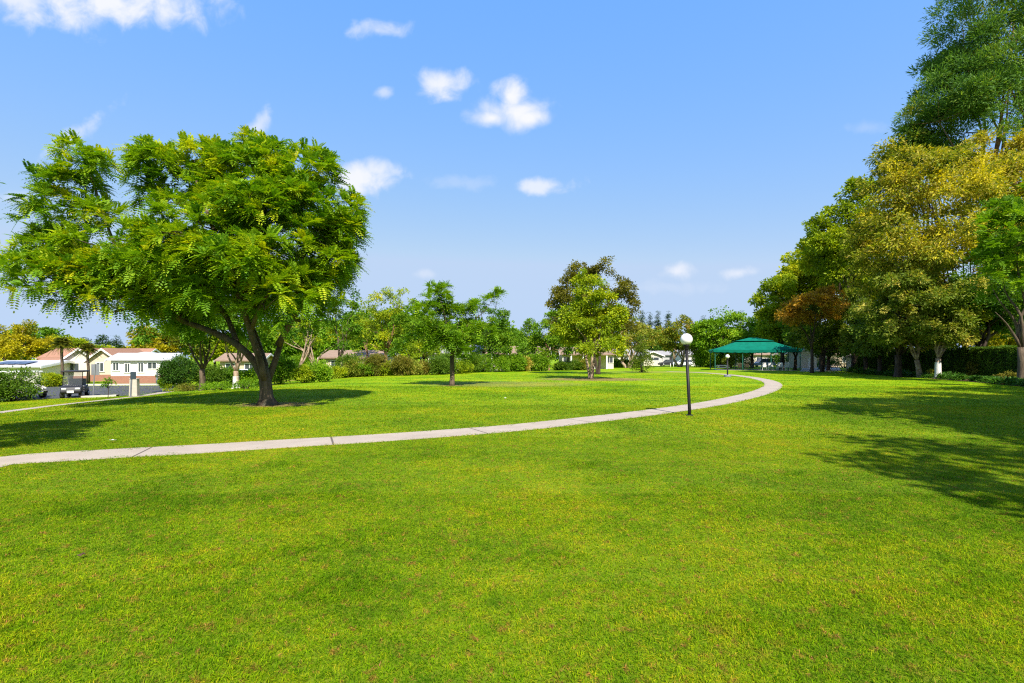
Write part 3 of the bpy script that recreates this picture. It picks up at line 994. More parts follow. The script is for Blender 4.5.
house("low white garage with a wide terracotta roof, nearer than the gabled houses", hx(47, 62), R(8), 4.4, 6, 1.85, 0.75, 'stucco_white', 'tile', 'x', .4, None, [('f', 1.7, 1.2, .5, .8)], [('f', -0.6, 2.7, 1.5, 'door_white')], g_)
house("white roofed house with a blue grey solar roof behind the leafy bush", hx(12, 56), R(6), 5.6, 7, 1.8, 0.55, 'stucco_white', 'roof_white', 'x', .5, None, [('f', 1.2, 1.1, 1.0, .8), ('f', -1.4, 1.1, .7, .8)], (), g_, solar=3)
house("grey roofed house rising behind the terracotta roofs", hx(116, 84), R(12), 7, 6, 3.0, 1.2, 'stucco_white', 'roof_grey', 'x', .4, None, [('f', 0, 2.2, 1.0, .8)], (), g_)

# --- houses along the far side of the park
H = []
def far_house(label, px, Y, rz, W_, D_, wh, rise, wall, roof, ridge='x', wins=(), doors=(), **k):
    return house(label, W(px, Y), R(rz), W_, D_, wh, rise, wall, roof, ridge, .5, None, wins, doors, "houses along the far side of the park", **k)
w3 = lambda xs, z=1.55, w=1.1, h=1.0: [('f', x, z, w, h) for x in xs]
far_house("tan house glimpsed between the trunks behind the big ferny tree", 240, 66, 6, 5, 5, 2.5, .8, 'siding_tan', 'roof_brown', wins=w3([-1.2, 1.2]))
far_house("low house with a dark brown roof behind the bare limbed tree", 352, 74, -4, 9, 7, 2.5, 1.0, 'siding_tan', 'roof_brown', wins=w3([-2.6, 0.4, 2.8]))
far_house("pale house with grey blue carport seen through the sparse yellow gum tree", 372, 82, 0, 5, 7, 2.7, .8, 'siding_grey', 'roof_grey', wins=w3([0]))
far_house("white house with paired windows behind the small lone ferny tree", 452, 72, -3, 7.4, 7, 2.6, 1.1, 'stucco_white', 'roof_grey', wins=w3([-2.6, -1.0, 1.2, 2.7], 1.6, .8, 1.1), doors=[('f', 0.1, .9, 2.0, 'door')])
far_house("cream house end with shaded porch beside the round hedge bushes", 486, 78, -3, 6.0, 7, 2.6, 1.0, 'stucco_cream', 'roof_brown', wins=w3([-1.5, 1.4]))
far_house("brown roofed house above the row of round bushes", 524, 88, -2, 8.5, 7, 2.6, 1.3, 'siding_tan', 'roof_brown', wins=w3([-2.5, 0, 2.6]))
hp = far_house("white house with a dark pillared porch behind the yellow green maple", 588, 88, 0, 9, 7, 2.6, 1.1, 'stucco_cream', 'roof_brown', wins=w3([-3.8, 3.8]), doors=[('f', -0.6, .9, 2.0, 'door')])
pm = MB(); pm.box(0.0, -4.6, 2.45, 7.4, 2.4, 0.14); pm.build("porch_roof", M['roof_brown'], hp)
for x in (-3.2, -1.2, 0.9, 2.9):
    q = MB(); q.box(x, -5.6, 1.2, 0.22, 0.22, 2.38); q.build("porch_post", M['trim'], hp)
far_house("tan house with a reddish brown roof above the long low hedge", 612, 128, 0, 14, 8, 2.7, 1.5, 'siding_tan', 'roof_brown', wins=w3([-4, 0, 4]))
far_house("tan house peeking out between the pale tree and the cone shaped bush", 634, 126, 0, 8, 8, 2.7, 1.3, 'stucco_cream', 'roof_grey', wins=w3([-2, 2]))
far_house("beige gable fronted house with one wide dark window near the cone shaped bush", 653, 122, 0, 4.6, 8, 2.5, 0.9, 'stucco_cream', 'roof_grey', 'y', wins=[('f', 0.1, 1.7, 2.6, .7)])
far_house("grey carport house behind the parked white car", 672, 132, 0, 10, 8, 2.7, 1.0, 'siding_grey', 'roof_grey', wins=w3([-3]), doors=[('f', 1.6, 4.5, 2.2, 'dark')])
far_house("pale house with a grey roof beyond the near lamp post", 697, 120, 0, 6.6, 8, 2.7, 1.2, 'stucco_white', 'roof_grey', wins=w3([1.6]))
far_house("cream house seen under the green canopy", 742, 118, 0, 13, 8, 2.7, 1.3, 'stucco_cream', 'roof_brown', wins=w3([-4, 0, 4]))
far_house("low white house behind the green canopy and the blue car", 775, 124, 0, 11, 8, 2.7, 1.2, 'stucco_white', 'roof_grey', wins=w3([-3, 2.5]))
house("tall cream garden building at the end of the tree row", W(809, 92), R(4), 3.0, 4.0, 3.2, 0.5, 'stucco_cream', 'roof_grey', 'y', .25, None, [], [('f', 0.3, .9, 2.0, 'door_white')], None, cat='building', name='garden_building')
house("small white shed glimpsed between the dark trunks", W(861, 72), R(4), 1.7, 1.8, 2.0, 0.35, 'stucco_white', 'roof_grey', 'y', .12, None, [], [('f', 0.45, .55, 1.5, 'dark')], None, cat='shed', name='garden_shed')
house("tan house with shaded wall far behind the dark tree trunks", W(838, 105), R(0), 14, 7, 2.7, 1.0, 'siding_tan', 'roof_brown', 'x', .4, None, w3([-3, 1.5]), (), "houses along the far side of the park")

# ================================================================== street furniture
M['black_metal'] = plain("black_metal", (0.010, 0.009, 0.010), 0.5, 0.25, 6, 0.0, 0.25)
M['globe'] = None
def globe_mat():
    m, N, L, b = new_mat("white_globe")
    b.inputs["Base Color"].default_value = (0.80, 0.78, 0.78, 1)
    b.inputs["Roughness"].default_value = 0.25
    b.inputs["Subsurface Weight"].default_value = 0.25
    b.inputs["Subsurface Radius"].default_value = (0.08, 0.08, 0.08)
    return m
M['globe'] = globe_mat()
M['grey_metal'] = plain("grey_metal", (0.30, 0.31, 0.33), 0.5, 0.1, 5, 0.6)
M['grey_paint'] = plain("grey_paint", (0.14, 0.15, 0.17), 0.5, 0.1, 5)
M['concrete'] = plain("concrete", (0.42, 0.38, 0.32), 0.9, 0.12, 5, 0, .2, .2)

def lamp(label, base, h, gr, pr, foot=False, lean=0.0):
    root = thing("street_lamp", label, 'street lamp', base, 0, "white globe lamp posts on the path")
    p = MB(); p.tube([(0.0, 0, -0.1), (0, 0, 0.2), (lean, 0, h - 2 * gr - 0.1)], [pr * 1.05, pr, pr * 0.95], 14)
    p.build("pole", M['black_metal'], root, smooth=True)
    c = MB(); z = h - 2 * gr
    c.lathe([(0.001, -0.16), (pr * 1.1, -0.16), (pr * 1.25, -0.12), (pr * 1.25, -0.06), (gr * 0.48, -0.03), (gr * 0.52, 0.035), (0.001, 0.04)], 18, (lean, 0, z))
    c.build("collar", M['black_metal'], root, smooth=True)
    g = MB(); n = 14
    g.lathe([(max(gr * math.sin(math.pi * i / n), 0.001), -gr * math.cos(math.pi * i / n)) for i in range(n + 1)], 28, (lean, 0, z + gr))
    g.build("globe", M['globe'], root, smooth=True)
    f = MB()
    s = 0.34 if foot else 0.11
    f.lathe([(s, -0.05), (s, 0.16 if foot else 0.015), (s * 0.9, 0.2 if foot else 0.03), (pr, 0.21 if foot else 0.035)], 14)
    f.build("base_ring", M['black_metal'] if not foot else M['grey_paint'], root, smooth=True)
    return root
LB = G(689.5, 415.5)
lamp("tall black lamp post with a white globe, standing at the near edge of the path", LB, (415.5 - 333.5) / FOC * LB.y, 0.195, 0.052, lean=-0.10)
LB2 = G(727.5, 376.8)
lamp("small distant lamp post with white globe at the path's far bend before the canopy", LB2, 22.3 / FOC * LB2.y, 0.2, 0.07, True)

def post(name, label, cat, base, h, r, mat, group=None, cap=True):
    root = thing(name, label, cat, base, 0, group)
    m = MB(); m.tube([(0, 0, -0.1), (0, 0, h)], r, 10); m.build("post", mat, root, smooth=True)
    if cap:
        c = MB(); c.lathe([(r * 1.15, h - 0.04), (r * 1.18, h + 0.01), (r * 0.8, h + 0.05), (0.001, h + 0.07)], 10); c.build("cap", mat, root, smooth=True)
    return root
# back of a square sign on its post, right of the golf cart
sb = G(93, 396.5)
root = thing("street_sign", "square grey sign seen from behind on a thin post beside the golf cart", 'sign', sb, 0.1)
m = MB(); m.tube([(0, 0, -0.1), (0.14, 0, 2.35)], 0.035, 8); m.build("post", M['grey_metal'], root)
m = MB(); m.box(0.13, 0.04, 1.92, 0.55, 0.02, 0.78); m.build("sign_plate", M['grey_metal'], root, bevel=0.006)
# beige pedestal and the dark post with a small sign
pb = G(134.5, 396.2)
root = thing("utility_pedestal", "beige concrete pedestal at the end of the upper path", 'pedestal', pb, 0.2)
m = MB(); m.box(0, 0, 0.55, 0.5, 0.42, 1.16, taper=0.86); m.build("body", M['concrete'], root, bevel=0.03)
m = MB(); m.box(0, 0, 1.155, 0.46, 0.40, 0.05); m.build("cap", M['concrete'], root, bevel=0.015)
pb = G(131, 397)
root = thing("sign_post", "short dark post with a small blue black sign beside the beige pedestal", 'sign', pb, 0.15)
m = MB(); m.tube([(-0.03, 0, -0.1), (0.05, 0, 1.62)], 0.05, 8); m.build("post", M['grey_paint'], root)
m = MB(); m.box(0.16, -0.06, 1.38, 0.34, 0.03, 0.46); m.build("sign_plate", plain("blue_black_sign", (0.03, 0.045, 0.06), 0.4), root, bevel=0.01)
post("bollard", "slim dark bollard standing before the long white house", 'bollard', W(157, 53), 1.25, 0.11, M['grey_paint'])
root = lamp("little dark yard lamp at the corner of the long white house", W(164.3, 52), 1.75, 0.13, 0.04)
root["group"] = "yard lamps"
post("marker_post", "thin white post standing in the lawn before the round bushes", 'post', G(492, 371.8), 2.5, 0.06, M['trim'])
root = thing("utility_box", "small beige utility box at the edge of the round bushes", 'utility box', G(528.5, 371.2), 0.2)
m = MB(); m.box(0, 0, 0.4, 0.5, 0.42, 0.84); m.build("body", M['concrete'], root, bevel=0.03)
m = MB(); m.box(0, 0, 0.85, 0.56, 0.48, 0.07); m.build("lid", M['concrete'], root, bevel=0.02)
for i, px in enumerate((670.5, 673.5)):
    post("marker_stake", ["shorter of two white stakes in the far lawn near the parked cars", "taller of two white stakes in the far lawn near the parked cars"][i], 'stake', G(px, 367.5), 0.75 + 0.25 * i, 0.06, M['trim'], "white stakes in the far lawn")

# ================================================================== vehicles
M['tyre'] = plain("tyre_rubber", (0.018, 0.018, 0.019), 0.85, 0.2, 8)
M['rim'] = plain("wheel_rim", (0.45, 0.46, 0.48), 0.35, 0.1, 8, 0.8)
M['light'] = plain("headlight_glass", (0.75, 0.76, 0.78), 0.12, 0.03, 4, 0, 0.7)
M['white_paint'] = plain("white_car_paint", (0.75, 0.76, 0.78), 0.25, 0.03, 2, 0, 0.6)
M['blue_paint'] = plain("pale_blue_car_paint", (0.30, 0.42, 0.60), 0.25, 0.05, 2, 0.2, 0.6)
M['grey_car'] = plain("dark_grey_car_paint", (0.022, 0.024, 0.030), 0.45, 0.05, 2, 0.0, 0.3)
M['beige_cart'] = plain("beige_cart_paint", (0.52, 0.48, 0.40), 0.3, 0.05, 2, 0, 0.5)
M['seat'] = plain("grey_vinyl", (0.16, 0.165, 0.18), 0.5, 0.1, 6)
def clear_mat():
    m, N, L, b = new_mat("windscreen")
    b.inputs["Base Color"].default_value = (0.10, 0.11, 0.12, 1)
    b.inputs["Roughness"].default_value = 0.12
    b.inputs["Specular IOR Level"].default_value = 0.25
    b.inputs["Alpha"].default_value = 0.25
    return m
M['screen'] = clear_mat()
def wheel(root, x, y, r, w, axis='y'):
    m = MB()
    def ring(prof, mm):
        n = 20; v, f = [], []
        for (rr, o) in prof:
            for k in range(n):
                a = 2 * math.pi * k / n
                v.append((x + rr * math.cos(a), y + o, r + rr * math.sin(a)) if axis == 'y' else (x + o, y + rr * math.cos(a), r + rr * math.sin(a)))
        for i in range(len(prof) - 1):
            for k in range(n): f.append((i * n + k, i * n + (k + 1) % n, (i + 1) * n + (k + 1) % n, (i + 1) * n + k))
        mm.add(v, f)
    ring([(0.02, -w * .42), (r * .55, -w * .45), (r * .9, -w / 2), (r, -w * .3), (r, w * .3), (r * .9, w / 2), (r * .55, w * .45), (0.02, w * .42)], m)
    o = m.build("wheel", M['tyre'], root, smooth=True)
    h = MB()
    ring([(0.01, -w * .52), (r * .3, -w * .50), (r * .58, -w * .47), (r * .6, w * .47), (r * .3, w * .5), (0.01, w * .52)], h)
    h.build("rim", M['rim'], o, smooth=True)

def car(label, base, rz, paint, L=4.5, w=1.8, h=1.5, group="cars parked beyond the lawn"):
    root = thing("parked_car", label, 'car', base, rz, group)
    z = 0.3
    m = MB()
    m.prism([(-L / 2, z + .05), (-L / 2 + .1, z - .05), (L / 2 - .15, z - .05), (L / 2, z + .1), (L / 2 - .02, .72), (L / 2 - .5, .86), (L * .2, .95), (-L * .44, .98), (-L / 2, .8)], -w / 2, w / 2, 'y')
    m.build("body", paint, root, bevel=0.07)
    g = MB()
    for s in (1,):
        k = 0.84
        v = [(L * .22, -w / 2 * .95, .93), (L * .22, w / 2 * .95, .93), (-L * .44, w / 2 * .95, .95), (-L * .44, -w / 2 * .95, .95),
             (L * .05, -w / 2 * k, h - .06), (L * .05, w / 2 * k, h - .06), (-L * .36, w / 2 * k, h - .06), (-L * .36, -w / 2 * k, h - .06)]
        g.add(v, [(0, 1, 5, 4), (1, 2, 6, 5), (2, 3, 7, 6), (3, 0, 4, 7), (4, 5, 6, 7)])
    g.build("window", M['glass'], root)
    r = MB(); r.box(-L * .155, 0, h - .03, L * .44, w * .86, 0.08); r.build("roof", paint, root, bevel=0.03)
    pl = MB()
    for s in (-1, 1):
        for (xa, xb) in ((L * .22, L * .05), (-L * .12, -L * .12), (-L * .44, -L * .36)):
            pl.tube([(xa, s * w / 2 * .955, .93), (xb, s * w / 2 * .85, h - .04)], 0.045, 6)
    pl.build("pillar", paint, root)
    for s in (-1, 1):
        for x in (L * .31, -L * .31): wheel(root, x, s * (w / 2 - .1), .33, .24)
        q = MB(); q.box(L / 2 - .09, s * w * .36, .70, .2, .34, .13); q.build("headlight", M['light'], root, bevel=0.03)
        q = MB(); q.box(-L / 2 + .03, s * w * .38, .78, .12, .26, .16); q.build("tail_light", M['tail'], root, bevel=0.02)
    b_ = MB(); b_.box(L / 2 - .03, 0, .42, .14, w * .9, .18); b_.build("bumper", M['grey_paint'], root, bevel=0.03)
    return root
M['tail'] = plain("tail_light_glass", (0.35, 0.02, 0.02), 0.15, 0.05)
car("white car parked before the grey carport", W(683, 118), R(186), M['white_paint'])
car("dark grey car parked close behind the white car", W(668, 120), R(184), M['grey_car'])
car("pale blue car showing under the canopy beyond the picnic chairs", W(762, 108), R(180), M['blue_paint'], 5.0, 1.9, 1.8)
car("pale blue car seen between the trunks under the big ferny tree", W(246, 52), R(20), M['blue_paint'])

def golf_cart(label, base, rz, paint, roofm, group="golf carts parked on the street"):
    root = thing("golf_cart", label, 'golf cart', base, rz, group)
    # front towards -y
    m = MB()
    m.prism([(-1.15, .32), (-1.2, .5), (-1.12, .74), (-.85, .86), (-.62, .9), (-.58, .42), (.05, .40), (.05, .66), (1.15, .68), (1.2, .45), (1.1, .32)], -.56, .56, 'x')
    m.build("body", paint, root, bevel=0.05)
    s = MB(); s.box(0, .32, .76, 1.04, .52, .16); s.build("seat", M['seat'], root, bevel=0.05)
    s = MB(); s.box(0, .62, 1.08, 1.0, .14, .46); s.build("backrest", M['seat'], root, bevel=0.05)
    s = MB(); s.box(0, .9, .76, 1.04, .46, .16); s.build("seat", M['seat'], root, bevel=0.05)
    for x in (-.52, .52):
        p = MB(); p.tube([(x, -.72, .8), (x, -.5, 1.8)], .022, 8); p.build("roof_post", M['black_metal'], root)
        p = MB(); p.tube([(x, .98, .7), (x, .95, 1.8)], .022, 8); p.build("roof_post", M['black_metal'], root)
    r = MB(); r.box(0, .2, 1.84, 1.24, 1.95, .11); r.build("roof", roofm, root, bevel=0.035)
    w = MB(); w.add([(-.5, -.735, .84), (.5, -.735, .84), (.5, -.515, 1.78), (-.5, -.515, 1.78), (-.5, -.727, .84), (.5, -.727, .84), (.5, -.507, 1.78), (-.5, -.507, 1.78)],
                    [(0, 1, 2, 3), (7, 6, 5, 4), (0, 4, 5, 1), (1, 5, 6, 2), (2, 6, 7, 3), (3, 7, 4, 0)])
    w.build("windscreen", M['screen'], root)
    for x in (-.36, .36):
        q = MB(); q.box(x, -1.14, .66, .26, .12, .11); q.build("headlight", M['light'], root, bevel=0.03)
    q = MB(); q.box(0, -1.2, .44, 1.06, .1, .16); q.build("bumper", M['black_metal'], root, bevel=0.03)
    q = MB(); q.box(0, -1.262, .46, .36, .02, .15); q.build("licence_plate", M['trim'], root)
    q = MB(); q.tube([(-.26, -.60, .78), (-.26, -.28, 1.0)], .02, 6)
    n = 16
    q.tube([(-.26 + .17 * math.cos(2 * math.pi * k / n), -.28 + .08 * math.sin(2 * math.pi * k / n), 1.0 + .15 * math.sin(2 * math.pi * k / n)) for k in range(n + 1)], .014, 6)
    q.build("steering_wheel", M['black_metal'], root)
    for x in (-.5, .5):
        for y in (-.86, .86): wheel(root, x, y, .24, .22, 'x')
    return root
golf_cart("black golf cart with a dark roof facing the lawn, parked at the street edge", G(75, 397.2), R(30), M['grey_car'], M['black_metal'])
c2 = G(24, 398.2)
golf_cart("beige golf cart with a pale roof mostly hidden by the leafy bush", c2, R(85), M['beige_cart'], M['trim'])

# ================================================================== canopy shelter
M['canopy'] = None
def canopy_mat():
    m, N, L, b = new_mat("green_canvas")
    t = N.new("ShaderNodeTexCoord")
    f = noise_node(N, L, 1.6, 5, 0.6, t.outputs["Object"])
    L.new(ramp(N, L, f, [(0.3, (0.002, 0.100, 0.066)), (0.7, (0.003, 0.145, 0.098))]), b.inputs["Base Color"])
    b.inputs["Roughness"].default_value = 0.75
    b.inputs["Specular IOR Level"].default_value = 0.08
    bump(N, L, b, noise_node(N, L, 0.9, 3, 0.5, t.outputs["Object"]), 0.5, 0.12)
    return m
M['canopy'] = canopy_mat()
M['green_post'] = plain("green_post", (0.015, 0.10, 0.07), 0.45, 0.1, 6, 0, .5)
M['table_top'] = plain("blue_grey_table", (0.16, 0.22, 0.24), 0.6, 0.1, 4)
M['chair_white'] = plain("pale_plastic", (0.72, 0.69, 0.64), 0.5, 0.06, 4)
M['chair_tan'] = plain("tan_plastic", (0.48, 0.33, 0.20), 0.5, 0.06, 4)
PV = W(752.5, 80)
pav = thing("shelter_canopy", "green two tiered fabric canopy on posts at the end of the path", 'canopy', PV, R(-16))
LX, LY, EZ = 12.4, 7.4, 3.0
def hip(mb, lx, ly, z0, ux, uy, z1, n=8, sag=0.12):
    """four sloping sides between two rectangles, the cloth sagging between them"""
    cs0 = [(-lx / 2, -ly / 2), (lx / 2, -ly / 2), (lx / 2, ly / 2), (-lx / 2, ly / 2)]
    cs1 = [(-ux / 2, -uy / 2), (ux / 2, -uy / 2), (ux / 2, uy / 2), (-ux / 2, uy / 2)]
    for k in range(4):
        a, b_, c, d = cs0[k], cs0[(k + 1) % 4], cs1[(k + 1) % 4], cs1[k]
        v, f = [], []
        for j in range(n + 1):
            t = j / n
            for i in range(n + 1):
                s = i / n
                x = (a[0] * (1 - s) + b_[0] * s) * (1 - t) + (d[0] * (1 - s) + c[0] * s) * t
                y = (a[1] * (1 - s) + b_[1] * s) * (1 - t) + (d[1] * (1 - s) + c[1] * s) * t
                z = z0 + (z1 - z0) * t - sag * 4 * s * (1 - s) * (1 - t) - sag * math.sin(math.pi * t)
                v.append((x, y, z))
        for j in range(n):
            for i in range(n):
                o = j * (n + 1) + i
                f.append((o, o + 1, o + n + 2, o + n + 1))
        mb.add(v, f)
m = MB(); hip(m, LX, LY, EZ + .25, 5.0, 2.8, 4.55)
# valance hanging from the eave, scalloped
for (ax, ay, bx, by) in ((-1, -1, 1, -1), (1, -1, 1, 1), (1, 1, -1, 1), (-1, 1, -1, -1)):
    n = 48; v, f = [], []
    for i in range(n + 1):
        s = i / n
        x = (ax * (1 - s) + bx * s) * LX / 2; y = (ay * (1 - s) + by * s) * LY / 2
        sg = 0.12 * 4 * s * (1 - s)
        v += [(x, y, EZ + .25 - sg), (x, y, EZ - .12 - sg - .07 * abs(math.sin(s * math.pi * 12)))]
        if i: o = 2 * i; f.append((o - 2, o, o + 1, o - 1))
    m.add(v, f)
lo = m.build("canopy", M['canopy'], pav, smooth=False)
so = lo.modifiers.new("cloth", 'SOLIDIFY'); so.thickness = 0.012
m = MB(); hip(m, 5.6, 3.4, 4.62, 1.2, 0.3, 5.14, 6, 0.03)
up = m.build("upper_canopy", M['canopy'], pav)
so = up.modifiers.new("cloth", 'SOLIDIFY'); so.thickness = 0.012
for x in (-.48, -.16, .16, .48):
    for y in (-.47, .47):
        p = MB(); p.tube([(x * LX, y * LY, -.1), (x * LX, y * LY, EZ + .1)], .075, 8); p.build("post", M['green_post'], pav)
fr = MB()
for y in (-.47, .47): fr.tube([(-.48 * LX, y * LY, EZ - 0.02), (.48 * LX, y * LY, EZ - 0.02)], .045, 6)
for x in (-.48, -.16, .16, .48): fr.tube([(x * LX, -.47 * LY, EZ - 0.02), (x * LX, .47 * LY, EZ - 0.02)], .045, 6)
for sx in (-1, 1):
    for sy in (-1, 1): fr.tube([(sx * .48 * LX, sy * .47 * LY, EZ), (sx * 1.9, sy * .9, 4.5)], .04, 6)
for x in (-.48, .48):
    for y in (-.47, .47): fr.tube([(x * LX, y * LY, EZ - .9), (x * LX * .86, y * LY, EZ - .06)], .03, 6)
fr.build("frame", M['green_post'], pav)
sheet("shelter_floor", [(PV.x + math.cos(R(-16)) * a - math.sin(R(-16)) * b_, PV.y + math.sin(R(-16)) * a + math.cos(R(-16)) * b_) for a, b_ in ((-5.8, -3.2), (5.8, -3.2), (5.8, 3.2), (-5.8, 3.2))], M['kerb'], 0.02)

def picnic_table(label, base, rz, top='table_top', group="tables at the shelter"):
    root = thing("picnic_table", label, 'table', base, rz, group)
    m = MB()
    for k in range(5): m.box(0, -.3 + .15 * k, .74, 1.9, .14, .045)
    m.build("tabletop", M[top], root, bevel=0.006)
    for s in (-1, 1):
        q = MB()
        for k in range(2): q.box(0, s * (.62 + .15 * k), .45, 1.9, .14, .045)
        q.build("bench", M[top], root, bevel=0.006)
        q = MB(); x = s * .62
        q.tube([(x, -.7, 0), (x, -.2, .72)], .03, 6); q.tube([(x, .7, 0), (x, .2, .72)], .03, 6); q.tube([(x, -.78, .42), (x, .78, .42)], .03, 6)
        q.build("leg_frame", M['green_post'], root)
    return root
def chair(label, base, rz, mat, group):
    root = thing("garden_chair", label, 'chair', base, rz, group)
    m = MB(); m.box(0, 0, .44, .54, .52, .05); m.build("seat", M[mat], root, bevel=.015)
    m = MB(); m.prism([(-.27, .47), (.27, .47), (.29, .92), (.2, 1.0), (-.2, 1.0), (-.29, .92)], .22, .26, 'y'); m.build("backrest", M[mat], root, bevel=.012)
    for x in (-.24, .24):
        for y in (-.22, .22):
            q = MB(); q.tube([(x, y, .43), (x * 1.1, y * 1.1, 0)], .02, 6); q.build("leg", M[mat], root)
        q = MB(); q.box(x * 1.12, 0, .66, .05, .5, .03); q.build("armrest", M[mat], root)
    return root
ch = chair("pale plastic chair standing in the row at the edge of the canopy's shade", W(763.5, 75.6), R(180), 'chair_white', "pale chairs under the canopy")
for px, Y in ((770, 75.2), (779.5, 74.6), (786, 74.2)):
    copy_tree(ch, W(px, Y), R(180 + random.uniform(-12, 12)), sc_=1.25)
ch.scale = (1.25,) * 3
ct = chair("tan plastic chair beside the tables under the canopy", W(739.2, 80), R(186), 'chair_tan', "tan chairs under the canopy")
copy_tree(ct, W(746.5, 79.8), R(172))
picnic_table("dark picnic table under the near end of the canopy by the tan chairs", W(722, 79.5), R(-10))
picnic_table("dark picnic table in the middle of the canopy's shade", W(748, 82), R(-16))
picnic_table("dark picnic table behind the row of pale chairs", W(776, 81), R(-12))
picnic_table("blue grey picnic table outside the canopy, before the cream garden building", W(824, 80), R(4), group="tables beside the tree row")
picnic_table("blue grey picnic table at the start of the flower bed", W(834, 77), R(-4), group="tables beside the tree row")
sheet("patio", [(p.x, p.y) for p in (G(800, 371.5), G(842, 371.0), G(838, 366.6), G(803, 366.8))], M['kerb'], 0.014)

# ================================================================== trees
# --- the big ferny tree on the near lawn
jl = [(288, 238, 58, 72, 1.0, 0.3), (246, 190, 44, 36, 1.0, 0.6), (180, 180, 28, 36, 1.0, 0.4), (195, 245, 54, 58, 1.0, -1.2), (250, 283, 54, 34, .8, -2.3),
      (135, 262, 50, 42, 1.0, 0.4), (66, 206, 24, 26, .9, 0.8), (88, 164, 16, 24, .9, .8), (46, 258, 32, 24, 1.0, 0.6), (60, 284, 30, 15, .9, -.6), (313, 262, 32, 44, .9, 0.2), (300, 184, 30, 28, .9, .4), (115, 288, 40, 20, .9, 0), (320, 222, 26, 38, .9, 0), (215, 302, 60, 22, .9, .8), (292, 302, 40, 20, .9, .5), (325, 292, 16, 24, .9, .3)]
kj = JAC.y / FOC
def jp(px, py, dy=0.0):
    return ((px - 512) * kj - JAC.x, dy, EYE + (HOR - py) * kj - JAC.z)
jroot = thing("ferny_shade_tree", "large spreading ferny leaved tree with forked trunk in worn soil on the near lawn", 'tree', JAC)
jlb = px_lobes(JAC, JAC.y, jl)
jc, jout, jdt = domes(jlb, 3900, 0.88, 11, 0.5, 0.22, -0.85, 0.70)
v, f, t = whorls(jc, jlb, 8, 0.50, 0.125, 7, 0.09, jout, jdt)
tk = MB()
def limb(pts, r0, r1, n=9):
    P = resample([jp(*p) for p in pts], 0.35)
    rr = [r0 + (r1 - r0) * (i / (len(P) - 1)) ** 0.8 for i in range(len(P))]
    tk.tube(P, rr, n)
    return list(zip(P, rr))
nodes = []
tk.tube([jp(267, 409), jp(267, 404), jp(266.5, 398), jp(266, 388), jp(264.5, 374), jp(263, 366)], [.44, .33, .265, .235, .23, .17], 14)
tk.tube([jp(273, 407, .15), jp(269, 398, .1), jp(268, 384, .1)], [.22, .14, .08], 8)
tk.tube([jp(261, 407, -.1), jp(264.5, 398, -.1), jp(265, 384)], [.20, .14, .08], 8)
nodes += limb([(265, 382, -.05), (256, 362, -.1), (240, 345, -.2), (215, 332, -.2), (185, 322, 0), (150, 308, .2), (110, 285, .4), (70, 265, .5), (38, 255, .5)], .165, .03)
nodes += limb([(266, 380, -.1), (263, 358, -.3), (258, 335, -.5), (254, 312, -.8), (248, 280, -1.2), (235, 245, -1.3), (215, 205, -.8), (195, 165, -.4)], .15, .03)
nodes += limb([(267, 380, .1), (272, 360, .3), (277, 340, .4), (282, 318, .5), (292, 290, .4), (300, 255, .3), (300, 215, .3), (292, 175, .3)], .135, .03)
nodes += limb([(275, 345, .3), (288, 325, .1), (305, 300, 0), (325, 275, 0), (340, 250, 0)], .14, .03)
nodes += limb([(258, 330, -.5), (270, 312, -.9), (285, 298, -1.4), (300, 280, -1.8)], .10, .03)
nodes += limb([(240, 345, -.2), (222, 318, .4), (200, 290, .6), (175, 250, .6), (150, 205, .5), (140, 170, .5)], .12, .03)
nodes += limb([(185, 322, 0), (150, 290, -.4), (110, 245, .3), (90, 205, .6), (75, 165, .7)], .12, .03)
nodes += limb([(254, 312, -.8), (248, 270, 0), (252, 225, .4), (262, 175, .6)], .13, .03)
nodes += limb([(263, 366, .2), (250, 350, .9), (232, 325, 1.6), (205, 290, 2.0), (190, 245, 2.0)], .12, .03)
NP = np.array([tuple(q) for q, _ in nodes])
for i in rng.choice(len(jc), 330, replace=False):
    c = jc[i, :3]; d = NP - c
    cost = np.linalg.norm(d, axis=1) + np.maximum(0, d[:, 2]) * 1.6
    j = int(np.argmin(cost)); a = Vector(NP[j]); r = nodes[j][1]; b_ = Vector(c)
    if (b_ - a).length > 3.4: continue
    r0 = min(r * .6, .018 + .018 * (b_ - a).length)
    mid = a.lerp(b_, .5) + Vector((0, 0, -.07 * (b_ - a).length)) + Vector(rdir(1)[0]) * .1 * (b_ - a).length
    tk.tube([a, mid, b_], [r0, r0 * .65, r0 * .25], 5, cap=False)
tk.build("trunk", bark_mat("mottled_bark", (0.032, 0.024, 0.018), (0.16, 0.118, 0.08), 5, (0.085, 0.075, 0.052)), jroot, smooth=True)
mesh_np("crown", v, f, M['leaf_jaca'], jroot, t)

# --- trees standing just outside the picture whose shade falls on the lawn
tree("ferny_shade_tree", "ferny tree beyond the near end of the path, known by its shade on the lawn", Vector((-12.9, 7.4, float(terr(-12.9, 7.4)))),
     [(512 + (-13.3) / 7.4 * FOC, HOR - 2.6 / 7.4 * FOC, 3.2 / 7.4 * FOC, 2.0 / 7.4 * FOC), (512 + (-12.2) / 7.4 * FOC, HOR - 3.4 / 7.4 * FOC, 2.4 / 7.4 * FOC, 1.8 / 7.4 * FOC)],
     'jaca', 420, 7, .15, style='whorl', trunk=.24, fork=1.8, nlimb=6)
def off_tree(x, y, z, r, rz_, pal, n, label):
    tree("park_tree", label, Vector((x, y, 0)), [(0, 0, z, r, r, rz_), (-r * .45, 0, z - 1.5, r * .6, r * .6, rz_ * .6), (r * .4, 0, z + 2, r * .6, r * .6, rz_ * .6)],
         pal, n, 24, .3, .5, 0.8, .3, 4.0, 6, group="trees beside the near lawn", gap=.3, metric=True)
